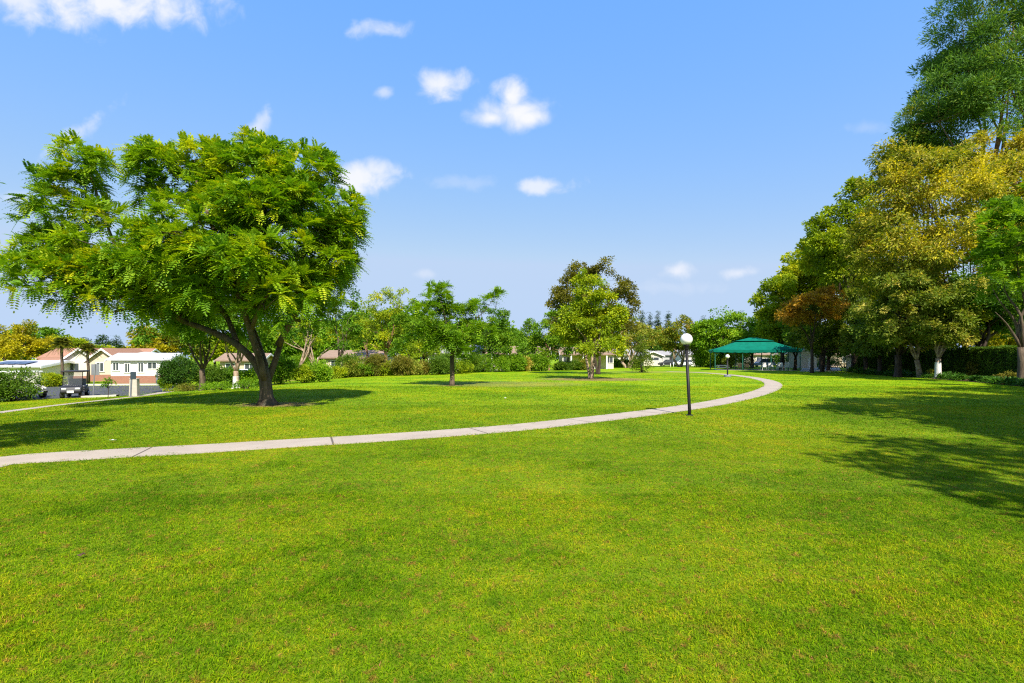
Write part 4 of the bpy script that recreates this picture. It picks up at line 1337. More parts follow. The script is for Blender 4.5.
off_tree(14.8, -4.7, 10.5, 6.2, 5.0, 'silkoak', 420, "yellow leaved tree at the near end of the lawn's shaded side, known by its shade")
off_tree(21.6, 6.5, 12.0, 6.2, 5.5, 'silkoak', 460, "big yellow leaved tree beside the near lawn, known by its long shade on the grass")
off_tree(20.6, 1.2, 11.5, 6.4, 5.2, 'silkoak', 420, "yellow leaved tree second along the near lawn's shaded side, known by its shade")
off_tree(26.5, 9.0, 11.0, 6.0, 5.2, 'silkoak', 380, "yellow leaved tree third along the near lawn's shaded side, known by its shade")
off_tree(31.0, 14.0, 11.5, 6.2, 5.5, 'silkoak', 440, "tall yellow leaved tree next along the near lawn, its shade reaching the grass")
off_tree(36.5, 22.0, 9.5, 4.6, 4.4, 'yelgreen', 260, "yellow green tree between the near lawn's shade trees and the hedge")

# --- trees near the street, behind the big ferny tree
b = G(202.5, 390.5)
tree("shade_tree", "tree with pale spotted trunk behind the big ferny tree, beside the dark round shrub", b,
     [(190, 305, 48, 30), (225, 318, 40, 24), (165, 326, 30, 20), (205, 280, 45, 30), (186, 340, 20, 12), (214, 338, 22, 12), (168, 340, 14, 10)], 'green', 320, 26, .2, .45, .5, .22, 1.6,
     bark='bark', limbs=[(-.6, 0, 2.9), (0.15, 0, 3.8), (1.8, .3, 4.4), (-2.2, .5, 4.6), (.4, -1, 5.0), (0.3, 1.2, 5)], lean=(.02, 0))
b = G(236, 388.3)
tree("shade_tree", "tree with a forked whitish based trunk standing second behind the big ferny tree", b,
     [(240, 318, 36, 22), (215, 326, 28, 18), (262, 328, 30, 18), (240, 295, 34, 22), (246, 342, 18, 10), (226, 344, 14, 9)], 'green', 260, 26, .2, .45, .5, .21, 1.3,
     bark='bark_pale', wash=.9, nlimb=6)
b = W(305, 62)
tree("coral_tree", "bare limbed pale tree with thin yellow green leaves behind the round light green bushes", b,
     [(300, 320, 22, 18), (330, 322, 26, 20), (285, 335, 18, 14), (315, 338, 32, 12), (345, 335, 15, 14), (318, 306, 24, 12)], 'yelgreen', 110, 20, .26, .45, .6, .38, 1.3, 9, 2, 'bark_pale', 90, twig_r=.05, spread=.6)
b = W(338, 60)
tree("shade_tree", "dark leaved leaning tree just beyond the right edge of the big ferny tree's crown", b,
     [(345, 318, 20, 26), (335, 300, 18, 18), (350, 340, 14, 18)], 'green', 120, 24, .22, .45, .55, .2, 2.0, bias=-.12)
b = W(386, 68)
tree("gum_tree", "tall airy yellow green gum tree with a reddish trunk among low plants", b,
     [(385, 310, 18, 18), (375, 328, 17, 16), (398, 328, 16, 18), (388, 345, 20, 12), (366, 345, 9, 14), (402, 302, 10, 10)], 'yelgreen', 210, 20, .26, .35, .6, .24, 3.0, 7, 1, 'bark_red', 60, droop=.6, gap=.4)
b = W(368, 72)
tree("gum_tree", "thin airy gum tree standing before the grey blue carport house", b,
     [(368, 318, 12, 22), (362, 338, 10, 16)], 'yelgreen', 90, 18, .25, .35, .5, .16, 3.0, 4, 1, 'bark_red', 30, droop=.6, gap=.4, bias=-.1)
b = W(408, 66)
tree("shade_tree", "mid green tree squeezed between the gum tree and the small lone ferny tree", b,
     [(410, 330, 16, 18), (418, 315, 14, 14), (405, 350, 16, 10), (428, 335, 14, 18)], 'green', 190, 24, .24, .45, .6, .2, 2.4, 5, 1, 'bark_dark', 40, bias=.05)
tree("shade_tree", "low leafy tree with several stems left of the lone ferny tree, over the border plants", W(424, 64),
     [(420, 350, 13, 10), (432, 345, 12, 12)], 'yelgreen', 80, 22, .2, .45, .45, .13, 1.6, 5, 2, 'bark_red', 30, bias=-.15)
# the small lone ferny tree
tree("ferny_shade_tree", "small lone ferny tree with an open crown in the middle of the lawn", YJ,
     [(435, 318, 21, 22, 1, -.5), (462, 335, 26, 16, 1, 0), (440, 293, 10, 10), (426, 340, 18, 12), (486, 330, 14, 14), (478, 305, 6, 6), (492, 300, 5, 6), (455, 350, 24, 7), (452, 318, 14, 18, 1, .6), (500, 318, 6, 6)],
     'bright', 560, 8, .15, style='whorl', trunk=.165, fork=2.05, gap=.1, dome=.42, flen=.5, pairs=4, shell=.3,
     limbs=[(-1.4, 0, 4.6), (.5, .3, 4.4), (1.1, -.2, 4.0), (-.8, -.4, 6.0), (2.6, 0, 4.5), (2.7, .2, 6.0), (-.3, .6, 5.2)], lean=(.03, 0), twigs=110)
tree("shade_tree", "mid green tree with long dark shoots rising over the cream house end", W(487, 70),
     [(490, 330, 18, 20), (478, 300, 5, 7), (496, 297, 6, 6), (508, 340, 14, 15), (488, 348, 20, 12), (505, 316, 7, 8)], 'green', 230, 22, .25, .45, .6, .2, 2.4, 7, 1, 'bark_dark', 60)
tree("shade_tree", "slim pale green upright tree between the dark shooted tree and the rounder tree", W(528, 82),
     [(528, 340, 7, 17), (525, 352, 8, 8), (531, 328, 5, 9)], 'bright', 90, 22, .26, .45, .55, .12, 2.0, 4, 1, 'bark', 20, bias=-.1)
tree("shade_tree", "rounded yellow green tree with a dark trunk at the end of the round bushes", W(548, 76),
     [(546, 335, 16, 16), (540, 348, 15, 12), (558, 345, 14, 14), (552, 325, 12, 11)], 'green', 230, 24, .26, .45, .6, .26, 2.6, 6, 1, 'bark_red', 40, bias=.12)
# the maple and the bronze tree behind it
tree("maple_tree", "yellow green maple with several pale stems on a bare dry patch of lawn", MAP,
     [(590, 300, 17, 22), (586, 325, 24, 22, 1, 0), (603, 330, 19, 20), (573, 335, 16, 16), (592, 346, 28, 10), (588, 284, 9, 14), (607, 312, 13, 16)], 'yelgreen', 680, 26, .17, .6, .42, .2, 2.2, 9, 3, 'bark_pale', 80, spread=.3, droop=.4, bias=-.03)
tree("plum_tree", "taller bronze leaved tree rising behind the yellow green maple", W(598, 58),
     [(598, 290, 26, 22), (575, 298, 24, 22), (620, 300, 15, 20), (564, 316, 13, 15), (602, 274, 14, 9), (580, 278, 16, 10), (625, 325, 12, 16), (595, 320, 28, 18)], 'purple', 620, 24, .2, .5, .55, .26, 2.6, 9, 2, 'bark_dark', 110, gap=.3)
tree("coral_tree", "pale multi stemmed tree with a thin olive crown behind the long low hedge", W(628, 96),
     [(628, 330, 19, 13), (615, 338, 12, 10), (642, 336, 12, 11), (630, 345, 20, 6)], 'olive', 210, 22, .34, .45, .8, .5, 1.2, 8, 3, 'bark_pale', 70, spread=.8, bias=.22, twig_r=.05)
tree("shade_tree", "round topped tree turning orange above the parked white car", W(680, 106),
     [(680, 332, 19, 12), (668, 340, 12, 10), (692, 340, 13, 11), (682, 346, 20, 8)], 'rustgreen', 300, 24, .36, .5, .8, .4, 1.6, 8, 3, 'bark_pale', 60, spread=.8)
tree("shade_tree", "broad bright green tree directly behind the green canopy's near end", W(722, 100),
     [(722, 325, 22, 13), (708, 335, 14, 14), (738, 332, 16, 13), (722, 345, 26, 12)], 'bright', 360, 24, .38, .5, .85, .4, 2.2, 7, 1, 'bark_dark', 40)
tree("shade_tree", "lower bright green tree behind the canopy's peak", W(752, 96),
     [(752, 335, 16, 10), (765, 328, 12, 12), (742, 344, 14, 8)], 'bright', 200, 24, .38, .5, .8, .3, 2.2, 5, 1, 'bark_dark', 30, bias=.1)
tree("shade_tree", "small rust tinged tree glimpsed below the canopy roof by the far lamp post", W(731, 92),
     [(733, 357, 6, 6), (729, 361, 5, 4)], 'rustgreen', 50, 20, .3, .5, .5, .14, 1.2, 3, 1, 'bark', 10)
# conifers on the skyline
for px, top, Y, rr, lb_ in ((642, 309, 150, 2.6, "tallest dark conifer of the four above the pale multi stemmed tree"), (650, 314, 152, 2.0, "slim conifer second in the four dark skyline conifers"),
                       (658, 311, 150, 2.3, "conifer third among the four dark skyline conifers"), (668, 312, 148, 2.6, "dark conifer nearest the orange topped round tree"),
                       (703, 318, 150, 2.6, "dark conifer tip just above the broad bright green tree"), (741, 312, 140, 3.0, "dark conifer tip between the canopy and the broad bright green tree"), (690, 320, 155, 3, "dark conifer tip over the orange topped round tree")):
    b = W(px, Y); conifer("conifer", lb_, b, Zp(top - 2, Y) - b.z, rr * .95, 'cedar', 420, .75, "conifers on the skyline")
for px, top, Y, rr, lb_ in ((103, 332, 112, 3.6, "dark conifer behind the terracotta gables"), (116, 335, 112, 3.6, "dark conifer behind the long white house's near end"), (86, 337, 116, 3.0, "dark conifer half hidden behind the taller palm")
                            , (55, 343, 120, 3, "dark conifer tip over the yellow trees behind the garage")):
    b = W(px, Y); conifer("conifer", lb_, b, Zp(top, Y) - b.z, rr, 'cedar', 300, .8, "conifers behind the houses")

# trees behind the houses across the street
back = [
 (20, 96, [(18, 335, 11, 8), (26, 328, 6, 5), (12, 345, 8, 7), (24, 350, 7, 6)], 'gold', "tall airy autumn tree with pale limbs over the white roofed house", 'bark_pale', 110, -.05),
 (6, 90, [(4, 352, 10, 8), (-8, 348, 12, 10)], 'gold', "low golden tree at the foot of the airy autumn tree", 'bark', 110, 0.1),
 (38, 98, [(36, 352, 9, 9), (44, 346, 8, 7)], 'gold', "golden round tree behind the white garage", 'bark', 130, 0.12),
 (56, 100, [(52, 348, 9, 9), (62, 352, 7, 8)], 'yelgreen', "yellow tree behind the taller palm's trunk", 'bark', 130, 0.25),
 (74, 102, [(72, 348, 8, 8), (80, 350, 8, 8)], 'yelgreen', "yellow green tree between the two palms", 'bark', 120, 0.05),
 (95, 104, [(94, 352, 8, 6), (108, 353, 9, 5)], 'yelgreen', "low yellow green tree behind the terracotta gables", 'bark', 100, -.05),
 (150, 84, [(150, 343, 12, 12), (138, 350, 9, 10), (162, 348, 11, 10), (147, 335, 8, 7)], 'gold', "golden leaved tree rising behind the long white house", 'bark_pale', 230, -.12),
 (178, 86, [(178, 340, 14, 12), (192, 346, 12, 10)], 'rustgreen', "rust tinged tree behind the dark round shrub", 'bark_pale', 170, -.1),
]
for px, Y, lb_, pal, label, bk, n, bi in back:
    tree("garden_tree", label, W(px, Y), lb_, pal, n, 24, .34, .5, .75, .24, 2.2, 5, 1, bk, 30, group="trees behind the houses across the street", bias=bi, gap=.35)

for k, (x, y, h, pal) in enumerate(((-112, 88, 9, 'yelgreen'), (-128, 100, 11, 'green'), (-118, 118, 10, 'gold'), (-145, 112, 12, 'green'), (-98, 104, 9, 'green'), (-160, 130, 12, 'yelgreen'), (-135, 140, 12, 'green'), (-180, 150, 13, 'green'))):
    tree("garden_tree", ("low", "tall", "golden", "broad", "small", "far yellow green", "far green", "farthest")[k] + " tree on the far side of the street, past the solar roofed house", Vector((x, y, float(terr(x, y)))),
         [(0, 0, h * .6, h * .5, h * .5, h * .36), (h * .3, 0, h * .45, h * .35, h * .35, h * .28), (-h * .3, 0, h * .45, h * .35, h * .35, h * .28)], pal, 130, 20, .5, .5, 1.0, .3, 2.0, 4, 1, 'bark_dark', 12, group="trees beyond the street's end", metric=True)

def palm(label, base, h, fl, group):
    root = thing("palm_tree", label, 'palm tree', base, 0, group)
    m = MB(); m.tube([(0, 0, -.1), (.05, 0, h * .4), (-.05, 0, h * .75), (0, 0, h)], [.2, .14, .13, .15], 9)
    m.build("trunk", M['bark'], root, smooth=True)
    P, D, Nn, LN = [], [], [], []
    for k in range(34):
        a = k * 2.4; el = R(75 - 105 * (k / 33))
        d = np.array([math.cos(a) * math.cos(el), math.sin(a) * math.cos(el), math.sin(el)])
        s = unit(np.cross(d, [0, 0, 1.0]) + 1e-6)
        for j in range(12):
            t = (j + 1) / 12
            q = d * fl * t + np.array([0, 0, -fl * .45 * t * t]) + np.array([0, 0, h])
            for sg in (-1, 1):
                P.append(q); D.append(unit(d * .6 + s * sg + np.array([0, 0, -.35]))); Nn.append([0, 0, 1.0]); LN.append(fl * .42 * (1.1 - .7 * t))
    LN = np.array(LN)
    v, f = cards(np.array(P), np.array(D), np.array(Nn) + rng.normal(0, .2, (len(P), 3)), LN, LN * .26)
    mesh_np("crown", v, f, M['leaf_palm'], root, np.clip(rng.normal(.5, .2, len(P)), 0, 1))
b = W(62, 53); palm("taller palm with a thick trunk in front of the golden trees", b, Zp(344, 53) - b.z, 1.3, "palms behind the golf cart")
b = W(88, 55); palm("shorter palm with drooping dark fronds before the terracotta gable", b, Zp(349, 55) - b.z, 1.2, "palms behind the golf cart")

# --- far filler trees along the skyline
fill = [(262, 120, 338, 16, 'green', "far green tree seen between the limbs of the big ferny tree"), (290, 118, 334, 16, 'yelgreen', "far yellow green tree behind the bare limbed tree"), (322, 122, 330, 18, 'green', "far tree behind the bare limbed tree's crown"),
        (352, 120, 333, 14, 'yelgreen', "far tree showing beside the dark leaning tree"), (400, 126, 318, 15, 'olive', "far olive tree rising behind the gum tree"), (440, 124, 330, 18, 'green', "far green tree behind the small lone ferny tree"),
        (470, 120, 336, 18, 'green', "far green tree between the lone ferny tree and the dark shooted tree"), (512, 126, 336, 14, 'green', "far tree behind the slim pale green tree"), (535, 130, 340, 14, 'yelgreen', "far tree filling the gap beside the slim pale tree"),
        (568, 128, 338, 16, 'green', "far tree behind the maple's near side"), (612, 145, 338, 16, 'green', "far tree behind the bronze tree's edge"), (655, 142, 342, 20, 'dark', "dark far tree under the skyline conifers"),
        (700, 140, 338, 16, 'dark', "dark far tree beyond the near lamp globe"), (735, 136, 336, 18, 'green', "far tree behind the canopy's near end"), (762, 130, 332, 16, 'green', "far tree behind the canopy's far end"), (785, 126, 326, 18, 'green', "far green tree at the end of the tall row"),
        (215, 118, 340, 18, 'yelgreen', "far yellow green tree behind the pale spotted trunk"), (132, 130, 350, 14, 'yelgreen', "far tree low behind the long white house"), (238, 124, 342, 14, 'green', "far tree behind the whitish based trunk")]
fill += [(278, 98, 322, 15, 'green', "leafy middle distance tree seen just past the big ferny tree's trunk"), (310, 100, 318, 18, 'green', "leafy middle distance tree right behind the bare limbed tree"), (340, 96, 316, 16, 'bright', "bright middle distance tree behind the dark leaning tree"),
         (362, 100, 314, 15, 'green', "middle distance tree backing the thin airy gum tree"), (394, 98, 312, 17, 'green', "middle distance tree backing the tall airy gum tree"), (424, 96, 318, 16, 'yelgreen', "yellow green middle distance tree behind the squeezed mid green tree"),
         (462, 98, 322, 18, 'green', "middle distance tree behind the lone ferny tree's open crown"), (500, 100, 324, 16, 'green', "middle distance tree behind the dark shooted tree"), (575, 104, 330, 16, 'green', "middle distance tree filling in behind the maple and bronze tree")]
for px, Y, top, w_, pal, label in fill:
    hgt = HOR - top
    tree("background_tree", label, W(px, Y), [(px, top + hgt * .45, w_, hgt * .45), (px - w_ * .6, top + hgt * .7, w_ * .7, hgt * .4), (px + w_ * .6, top + hgt * .65, w_ * .7, hgt * .42)], pal, 280, 22, .5, .5, 1.0, .3, 2.0, 4, 1, 'bark_dark', 16,
         group="trees along the far skyline", gap=.2)

# --- the tall row beside the shaded lawn
row = "tall trees in the row beside the shaded lawn"
tree("pine_tree", "very tall dark pine rising above the yellow trees, its top out of sight", W(1012, 66),
     [(1010, 60, 62, 46), (985, 95, 62, 34), (1000, 10, 52, 46), (965, 78, 30, 34), (1040, 60, 60, 60), (1005, -40, 40, 50), (945, 112, 28, 20), (1010, 130, 70, 40), (978, 28, 32, 34)],
     'pine', 1500, 44, .46, .17, 1.1, .6, 16, 14, 1, 'bark_red', 120, droop=-.1, flat=.8, group=row, gap=.42, twig_r=.06)
tree("tall_tree", "dark thin topped tree standing against the sky left of the pine", W(930, 71),
     [(925, 120, 14, 22), (918, 145, 20, 20), (938, 100, 14, 24), (945, 70, 10, 18), (905, 160, 14, 16)], 'pine', 320, 28, .46, .3, 1.0, .35, 9, 8, 1, 'bark_dark', 70, group=row, gap=.3, bias=.15)
tree("silk_oak", "broad golden yellow tree, the biggest yellow crown in the row, under the tall pine", W(968, 51),
     [(965, 205, 58, 52, .9), (930, 190, 46, 46), (920, 245, 60, 46), (985, 255, 46, 46), (890, 255, 34, 42), (955, 270, 60, 36), (905, 175, 24, 32)],
     'silkoak', 1250, 30, .29, .34, .66, .30, 5, 12, 1, 'bark_dark', 90, droop=.5, group=row, bias=-.02, gap=.12, lobe_bias=[.10, .02, .0, -.06, -.1, -.14, -.05], jit=.2)
tree("silk_oak", "bright yellow tree crown close beside the pine's trunk, above the leaning ferny tree", W(1022, 57),
     [(1010, 165, 40, 40), (1000, 200, 34, 36), (1040, 180, 40, 50)], 'silkoak', 480, 30, .36, .32, .8, .36, 5, 7, 1, 'bark_dark', 50, droop=.5, group=row, bias=.15, gap=.2)
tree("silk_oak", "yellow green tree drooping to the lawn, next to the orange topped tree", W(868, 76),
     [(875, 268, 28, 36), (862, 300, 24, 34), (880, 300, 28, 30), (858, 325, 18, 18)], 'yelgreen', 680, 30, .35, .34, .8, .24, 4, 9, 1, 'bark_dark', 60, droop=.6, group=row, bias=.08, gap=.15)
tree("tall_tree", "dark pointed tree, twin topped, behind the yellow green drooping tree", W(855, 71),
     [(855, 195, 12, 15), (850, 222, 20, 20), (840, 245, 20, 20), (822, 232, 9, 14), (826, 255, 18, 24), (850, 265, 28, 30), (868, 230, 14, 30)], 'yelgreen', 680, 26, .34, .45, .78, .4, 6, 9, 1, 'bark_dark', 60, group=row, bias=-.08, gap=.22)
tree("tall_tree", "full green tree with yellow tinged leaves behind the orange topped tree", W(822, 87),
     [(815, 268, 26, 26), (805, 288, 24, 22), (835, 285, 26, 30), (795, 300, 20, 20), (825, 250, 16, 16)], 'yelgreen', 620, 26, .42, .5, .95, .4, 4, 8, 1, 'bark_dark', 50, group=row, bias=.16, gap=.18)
tree("tall_tree", "mixed green and yellow tree ending the tall row, over the canopy's far post", W(782, 84),
     [(775, 300, 17, 20), (790, 318, 18, 18), (770, 325, 13, 16), (800, 335, 18, 12), (782, 285, 9, 8)], 'yelgreen', 380, 26, .36, .5, .75, .34, 3, 7, 1, 'bark_dark', 40, group=row, bias=-.06, gap=.2)
tree("magnolia_tree", "dark leaved tree with a rust orange top over the patio tables", W(822, 68),
     [(822, 325, 30, 26), (840, 318, 22, 26), (808, 335, 18, 14), (835, 345, 24, 10)], 'olive', 420, 26, .27, .5, .62, .32, 2.4, 8, 2, 'bark_dark', 50, group=row, bias=-.08)
tree("rust_tree", "small crowned rust orange tree pushing out of the dark leaved tree", W(812, 63.5),
     [(812, 308, 24, 16), (797, 316, 15, 13), (828, 300, 14, 10)], 'rust', 240, 24, .26, .5, .55, .2, 3.0, 5, 1, 'bark_dark', 30, group=row)
tree("magnolia_tree", "big dark glossy leaved tree with tan leaf backs in the middle of the row", W(898, 50),
     [(905, 310, 34, 32, 1, -1), (930, 295, 36, 34, 1, -2.5), (885, 325, 26, 20, 1, -1), (912, 335, 30, 14, 1, -2), (945, 318, 30, 24, 1, -2.5), (900, 285, 22, 18, 1, -2)], 'olive', 760, 28, .22, .5, .55, .32, 2.2, 10, 1, 'bark_dark', 60, group=row, bias=.05, gap=.15)
tree("magnolia_tree", "young tree with a pale leaning trunk in the flower bed", W(920, 48.5),
     [(915, 330, 20, 17), (905, 338, 14, 10), (925, 340, 12, 9)], 'olive', 240, 26, .19, .5, .42, .24, 1.7, 7, 1, 'bark_pale', 50, group=row, bias=.12, lean=(-.3, 0))
tree("magnolia_tree", "young tree with a white painted trunk base before the hedge", W(938, 46.5),
     [(945, 330, 24, 14), (958, 335, 16, 11), (935, 335, 16, 12), (950, 320, 16, 10)], 'olive', 260, 26, .18, .5, .42, .24, 1.9, 7, 1, 'bark_pale', 50, wash=1.5, group=row, bias=.08, lean=(.05, 0))
tree("shade_tree", "dark dense tree with thick black trunks directly behind the clipped hedge", W(981, 47),
     [(975, 312, 34, 20), (1000, 305, 30, 26), (960, 300, 26, 24), (1020, 318, 20, 14)], 'dark', 430, 28, .24, .5, .6, .5, 2.4, 8, 2, 'bark_dark', 40, group=row, spread=.5)
tree("ferny_shade_tree", "fresh green ferny tree leaning in at the edge beside the clipped hedge", W(1022, 37),
     [(1010, 232, 26, 26, 1, 0), (1020, 262, 30, 26), (998, 262, 18, 24), (1030, 225, 30, 40), (1010, 290, 18, 14)], 'bright', 360, 8, .2, style='whorl', trunk=.27, fork=2.7, flen=.7, group=row, pairs=5, gap=.15, shell=.4,
     limbs=[(-2.4, -.3, 5.4), (-1.2, 0, 8.0), (.6, .3, 7), (-1.9, .2, 7.2), (1.5, -.4, 9), (0, 0, 10)], bark='bark', bias=-.02, lean=(-.05, 0))
for px, Y, lb_, label, pal, bi in ((866, 60, [(866, 335, 14, 16), (858, 345, 10, 9)], "slim dark trunked tree beside the small white shed", 'olive', -.15), (880, 56, [(880, 330, 16, 18), (875, 345, 12, 9)], "dark tree standing between the white shed and the middle of the row", 'olive', -.1),
                                   (828, 74, [(826, 348, 10, 8), (838, 346, 10, 8)], "low dark tree with a stout trunk by the patio tables", 'dark', .1), (795, 78, [(795, 330, 14, 18), (803, 342, 12, 8)], "dense green tree at the canopy's far corner", 'green', -.05)):
    tree("shade_tree", label, W(px, Y), lb_, pal, 190, 26, .27, .5, .6, .24, 1.9, 5, 1, 'bark_dark', 30, group=row, bias=bi)
# behind the hedge: sunlit shrubs and trees of the neighbouring garden
for px, Y, lb_, pal, label, n in ((1000, 64, [(1000, 330, 26, 16), (1020, 320, 24, 20)], 'gold', "sunlit golden tree seen through the gap above the hedge", 220), (950, 66, [(948, 330, 26, 18), (925, 330, 22, 18)], 'green', "green tree beyond the hedge, behind the white based trunk", 200),
                                  (1050, 52, [(1050, 300, 40, 50), (1040, 240, 40, 40)], 'green', "tall green tree beyond the hedge's near end", 260), (890, 84, [(890, 320, 30, 34), (860, 310, 26, 34), (915, 300, 26, 40)], 'dark', "dark far tree closing the view behind the middle of the row", 300)):
    tree("garden_tree", label, W(px, Y), lb_, pal, n, 24, .3, .5, .75, .3, 2.0, 5, 1, 'bark_dark', 20, group="trees beyond the clipped hedge")

for px, Y, lb_, pal, label, n in ((935, 70, [(935, 341, 22, 9), (905, 343, 22, 8)], 'gold', "low golden tree beyond the hedge behind the white based trunk", 150), (975, 62, [(975, 340, 22, 10), (1012, 338, 26, 12)], 'gold', "low golden tree beyond the hedge behind the dark dense tree", 170),
                                  (868, 92, [(868, 345, 16, 16), (885, 350, 16, 12)], 'dark', "dark low tree closing the gap behind the white shed", 160)):
    tree("garden_tree", label, W(px, Y), lb_, pal, n, 24, .3, .5, .75, .16, 1.2, 5, 1, 'bark_dark', 20, group="trees beyond the clipped hedge")
for px, Y, w_, h_, pal, label in ((728, 108, 6, 3.2, 'green', "green bush behind the canopy's near end"), (742, 104, 5, 2.6, 'dark', "dark bush behind the tan chairs"), (778, 108, 6, 3.0, 'hedge', "dull green bush behind the row of pale chairs"), (794, 100, 5, 3.0, 'dark', "dark bush behind the canopy's far post"),
                                  (822, 98, 5, 2.4, 'hedge', "dull green bush beyond the patio tables"), (845, 96, 6, 2.8, 'dark', "dark bush in the shade between the patio and the white shed")):
    shrub("shrub", label, W(px, Y), w_, h_, pal, 80, 26, .25, .5, "bushes beyond the canopy")

# ================================================================== hedges, shrubs, beds
hedge("long clipped dark green hedge edging the shaded lawn behind the flower bed", (36.9, 18.5, 0), (48.6, 69.5, 0), 1.3, 2.85, 'hedge', 190, .13)
hedge("long low clipped bright green hedge behind the maple's dry patch", W(597, 98), W(640, 98), 1.4, 1.5, 'bright', 120, .2)
shrub("cone_shrub", "narrow cone shaped bush with reddish tinge at the end of the low hedge", G(642, 372.5), 2.5, 4.6, 'rustgreen', 110, 26, .2, bias=-.3, cone=True)
sh = "round bushes in the border"
for px, py, w_, h_, pal, label, bi in (
    (180, 387.5, 3.2, 2.9, 'dark', "large dark round shrub at the corner of the street beside the pale spotted trunk", -.2),
    (166, 388, 1.0, 0.9, 'green', "small yellowish bush at the corner of the long white house", .15),
    (213, 386, 3.0, 2.0, 'hedge', "broad dark green bush between the two pale trunks", .1),
    (228, 385, 2.2, 1.8, 'green', "dark bush touching the whitish based trunk", -.1),
    (252, 387, 1.7, 1.35, 'bright', "light green mound seen through the fork of the big ferny tree", .1),
    (259, 385, 1.4, 1.6, 'green', "small green bush tight behind the big ferny tree's trunk", 0),
    (282, 384, 2.0, 2.35, 'bright', "round deep green bush just beyond the big ferny tree's trunk", -.15),
    (302, 378, 3.8, 3.0, 'bright', "widest light green bush under the bare limbed tree", .1),
    (303, 383, 1.7, 1.45, 'yelgreen', "smaller light green bush in front of the widest bush", .0),
    (319, 382, 2.0, 1.75, 'bright', "light green bush ending the bush group under the bare limbed tree", .1),
    (335, 378.5, 1.8, 1.2, 'yelgreen', "low yellowish plant before the brown roofed house", 0),
    (346, 377.5, 2.0, 1.9, 'hedge', "dull green bush before the brown roofed house", .15),
    (356, 377, 2.0, 1.5, 'olive', "brownish bush at the foot of the gum trees", .15),
    (366, 376.5, 2.2, 1.5, 'green', "green bush at the foot of the thin gum tree", .1),
    (378, 376, 2.0, 1.8, 'redleaf', "red leaved bush at the reddish trunk of the tall gum tree", 0),
    (390, 375.5, 2.0, 1.5, 'yelgreen', "yellow green low bush right under the tall gum tree", 0),
    (402, 375.5, 1.8, 1.7, 'redleaf', "second red leaved bush in the border past the gum tree", .1),
    (413, 375, 2.0, 1.6, 'olive', "olive bush under the squeezed mid green tree", .2),
    (425, 374.5, 2.2, 1.5, 'redleaf', "reddish low bush under the leafy several stemmed tree", .2),
    (437, 374.5, 2.2, 1.7, 'dark', "dark bush before the white house with paired windows", .3),
    (446, 374, 1.8, 1.7, 'dark', "dark bush beside the small lone tree's trunk", .3),
    (461, 373.5, 2.2, 1.6, 'yelgreen', "yellow green bush before the white house's corner", -.1),
    (472, 372.5, 1.8, 2.0, 'hedge', "grey green bush at the corner of the cream house end", .2),
    (482, 372, 2.8, 2.3, 'green', "first dark green rounded bush of the long bushy row", .1),
    (500, 371.8, 3.4, 2.4, 'bright', "lighter bush of the long bushy row, just past the thin white post", .05),
    (514, 371.5, 3.4, 2.3, 'bright', "middle bush of the long bushy row", .0),
    (524, 371.2, 2.4, 2.0, 'olive', "browner bush of the long bushy row behind the utility box", .35),
    (536, 371, 3.4, 2.4, 'green', "last bush of the long bushy row beside the dark trunk", .15),
    (562, 370.4, 2.4, 1.3, 'hedge', "low clipped bush before the pillared porch", .1),
    (575, 370.2, 2.6, 1.3, 'hedge', "second low clipped bush along the pillared porch", .1),
    (583, 370.2, 1.8, 1.6, 'olive', "brownish bush by the pillared porch behind the maple stems", .3),
    (709, 367.3, 6.0, 4.2, 'bright', "big round light green bush beyond the near lamp post", .05),
    (598, 366.5, 2.5, 2.6, 'gold', "golden bush at the end of the low hedge by the maple", -.1),
    (50, 386.8, 2.0, 1.3, 'yelgreen', "low yellowish bush before the white garage across the street", 0),
):
    if 330 < px < 478: w_ *= 1.3; h_ *= random.uniform(.95, 1.6)
    shrub("shrub", label, G(px, py), w_, h_, pal, int(60 + 24 * w_ * h_), 30, .17 if G(px, py).y < 70 else .24, .5, sh, bias=bi)
shrub("shrub", "leafy light green bush at the street edge in front of the hidden golf cart", G(14, 401), 3.0, 2.1, 'hedge', 190, 32, .15, .5, None, bias=.12)
# ferny sapling at the kerb
b = G(108, 398)
root = thing("sapling", "dark thin sapling with few leaves at the kerb between the two signs", 'sapling', b)
lb_ = [(0.1, 0, 1.15, .35, .3, .3), (-.15, 0, .9, .25, .2, .2)]
ce = lobe_points(lb_, 16, .3, 0, -1)
v, f, t = clumps(ce, lb_, 9, .16, .17, .4, .3, .7, -.15)
m = MB(); m.tube([(0, 0, -.05), (.03, 0, .5), (0, 0, 1.2)], [.025, .018, .008], 6)
for c in ce[:10]: m.tube([(0.02, 0, .6), tuple(c[:3])], [.012, .005], 4)
m.build("trunk", M['bark_dark'], root); mesh_np("crown", v, f, M['leaf_green'], root, t)
# ground cover by the street trees
for px, py, w_, pal, label in ((178, 391.2, 2.2, 'yelgreen', "yellowish ground plant at the end of the upper path"), (188, 391, 1.8, 'redleaf', "reddish ground plant beside the pale spotted trunk"), (213, 390, 1.8, 'bright', "light green tufted plant between the two pale trunks"),
                                (222, 390, 1.6, 'bright', "second light green tufted plant, nearer the whitish based trunk"), (247, 388.6, 1.8, 'green', "low green plant at the foot of the whitish based trunk")):
    shrub("ground_plant", label, G(px, py), w_, .5, pal, 40, 20, .14, .35, "low plants under the street trees", 'plant')

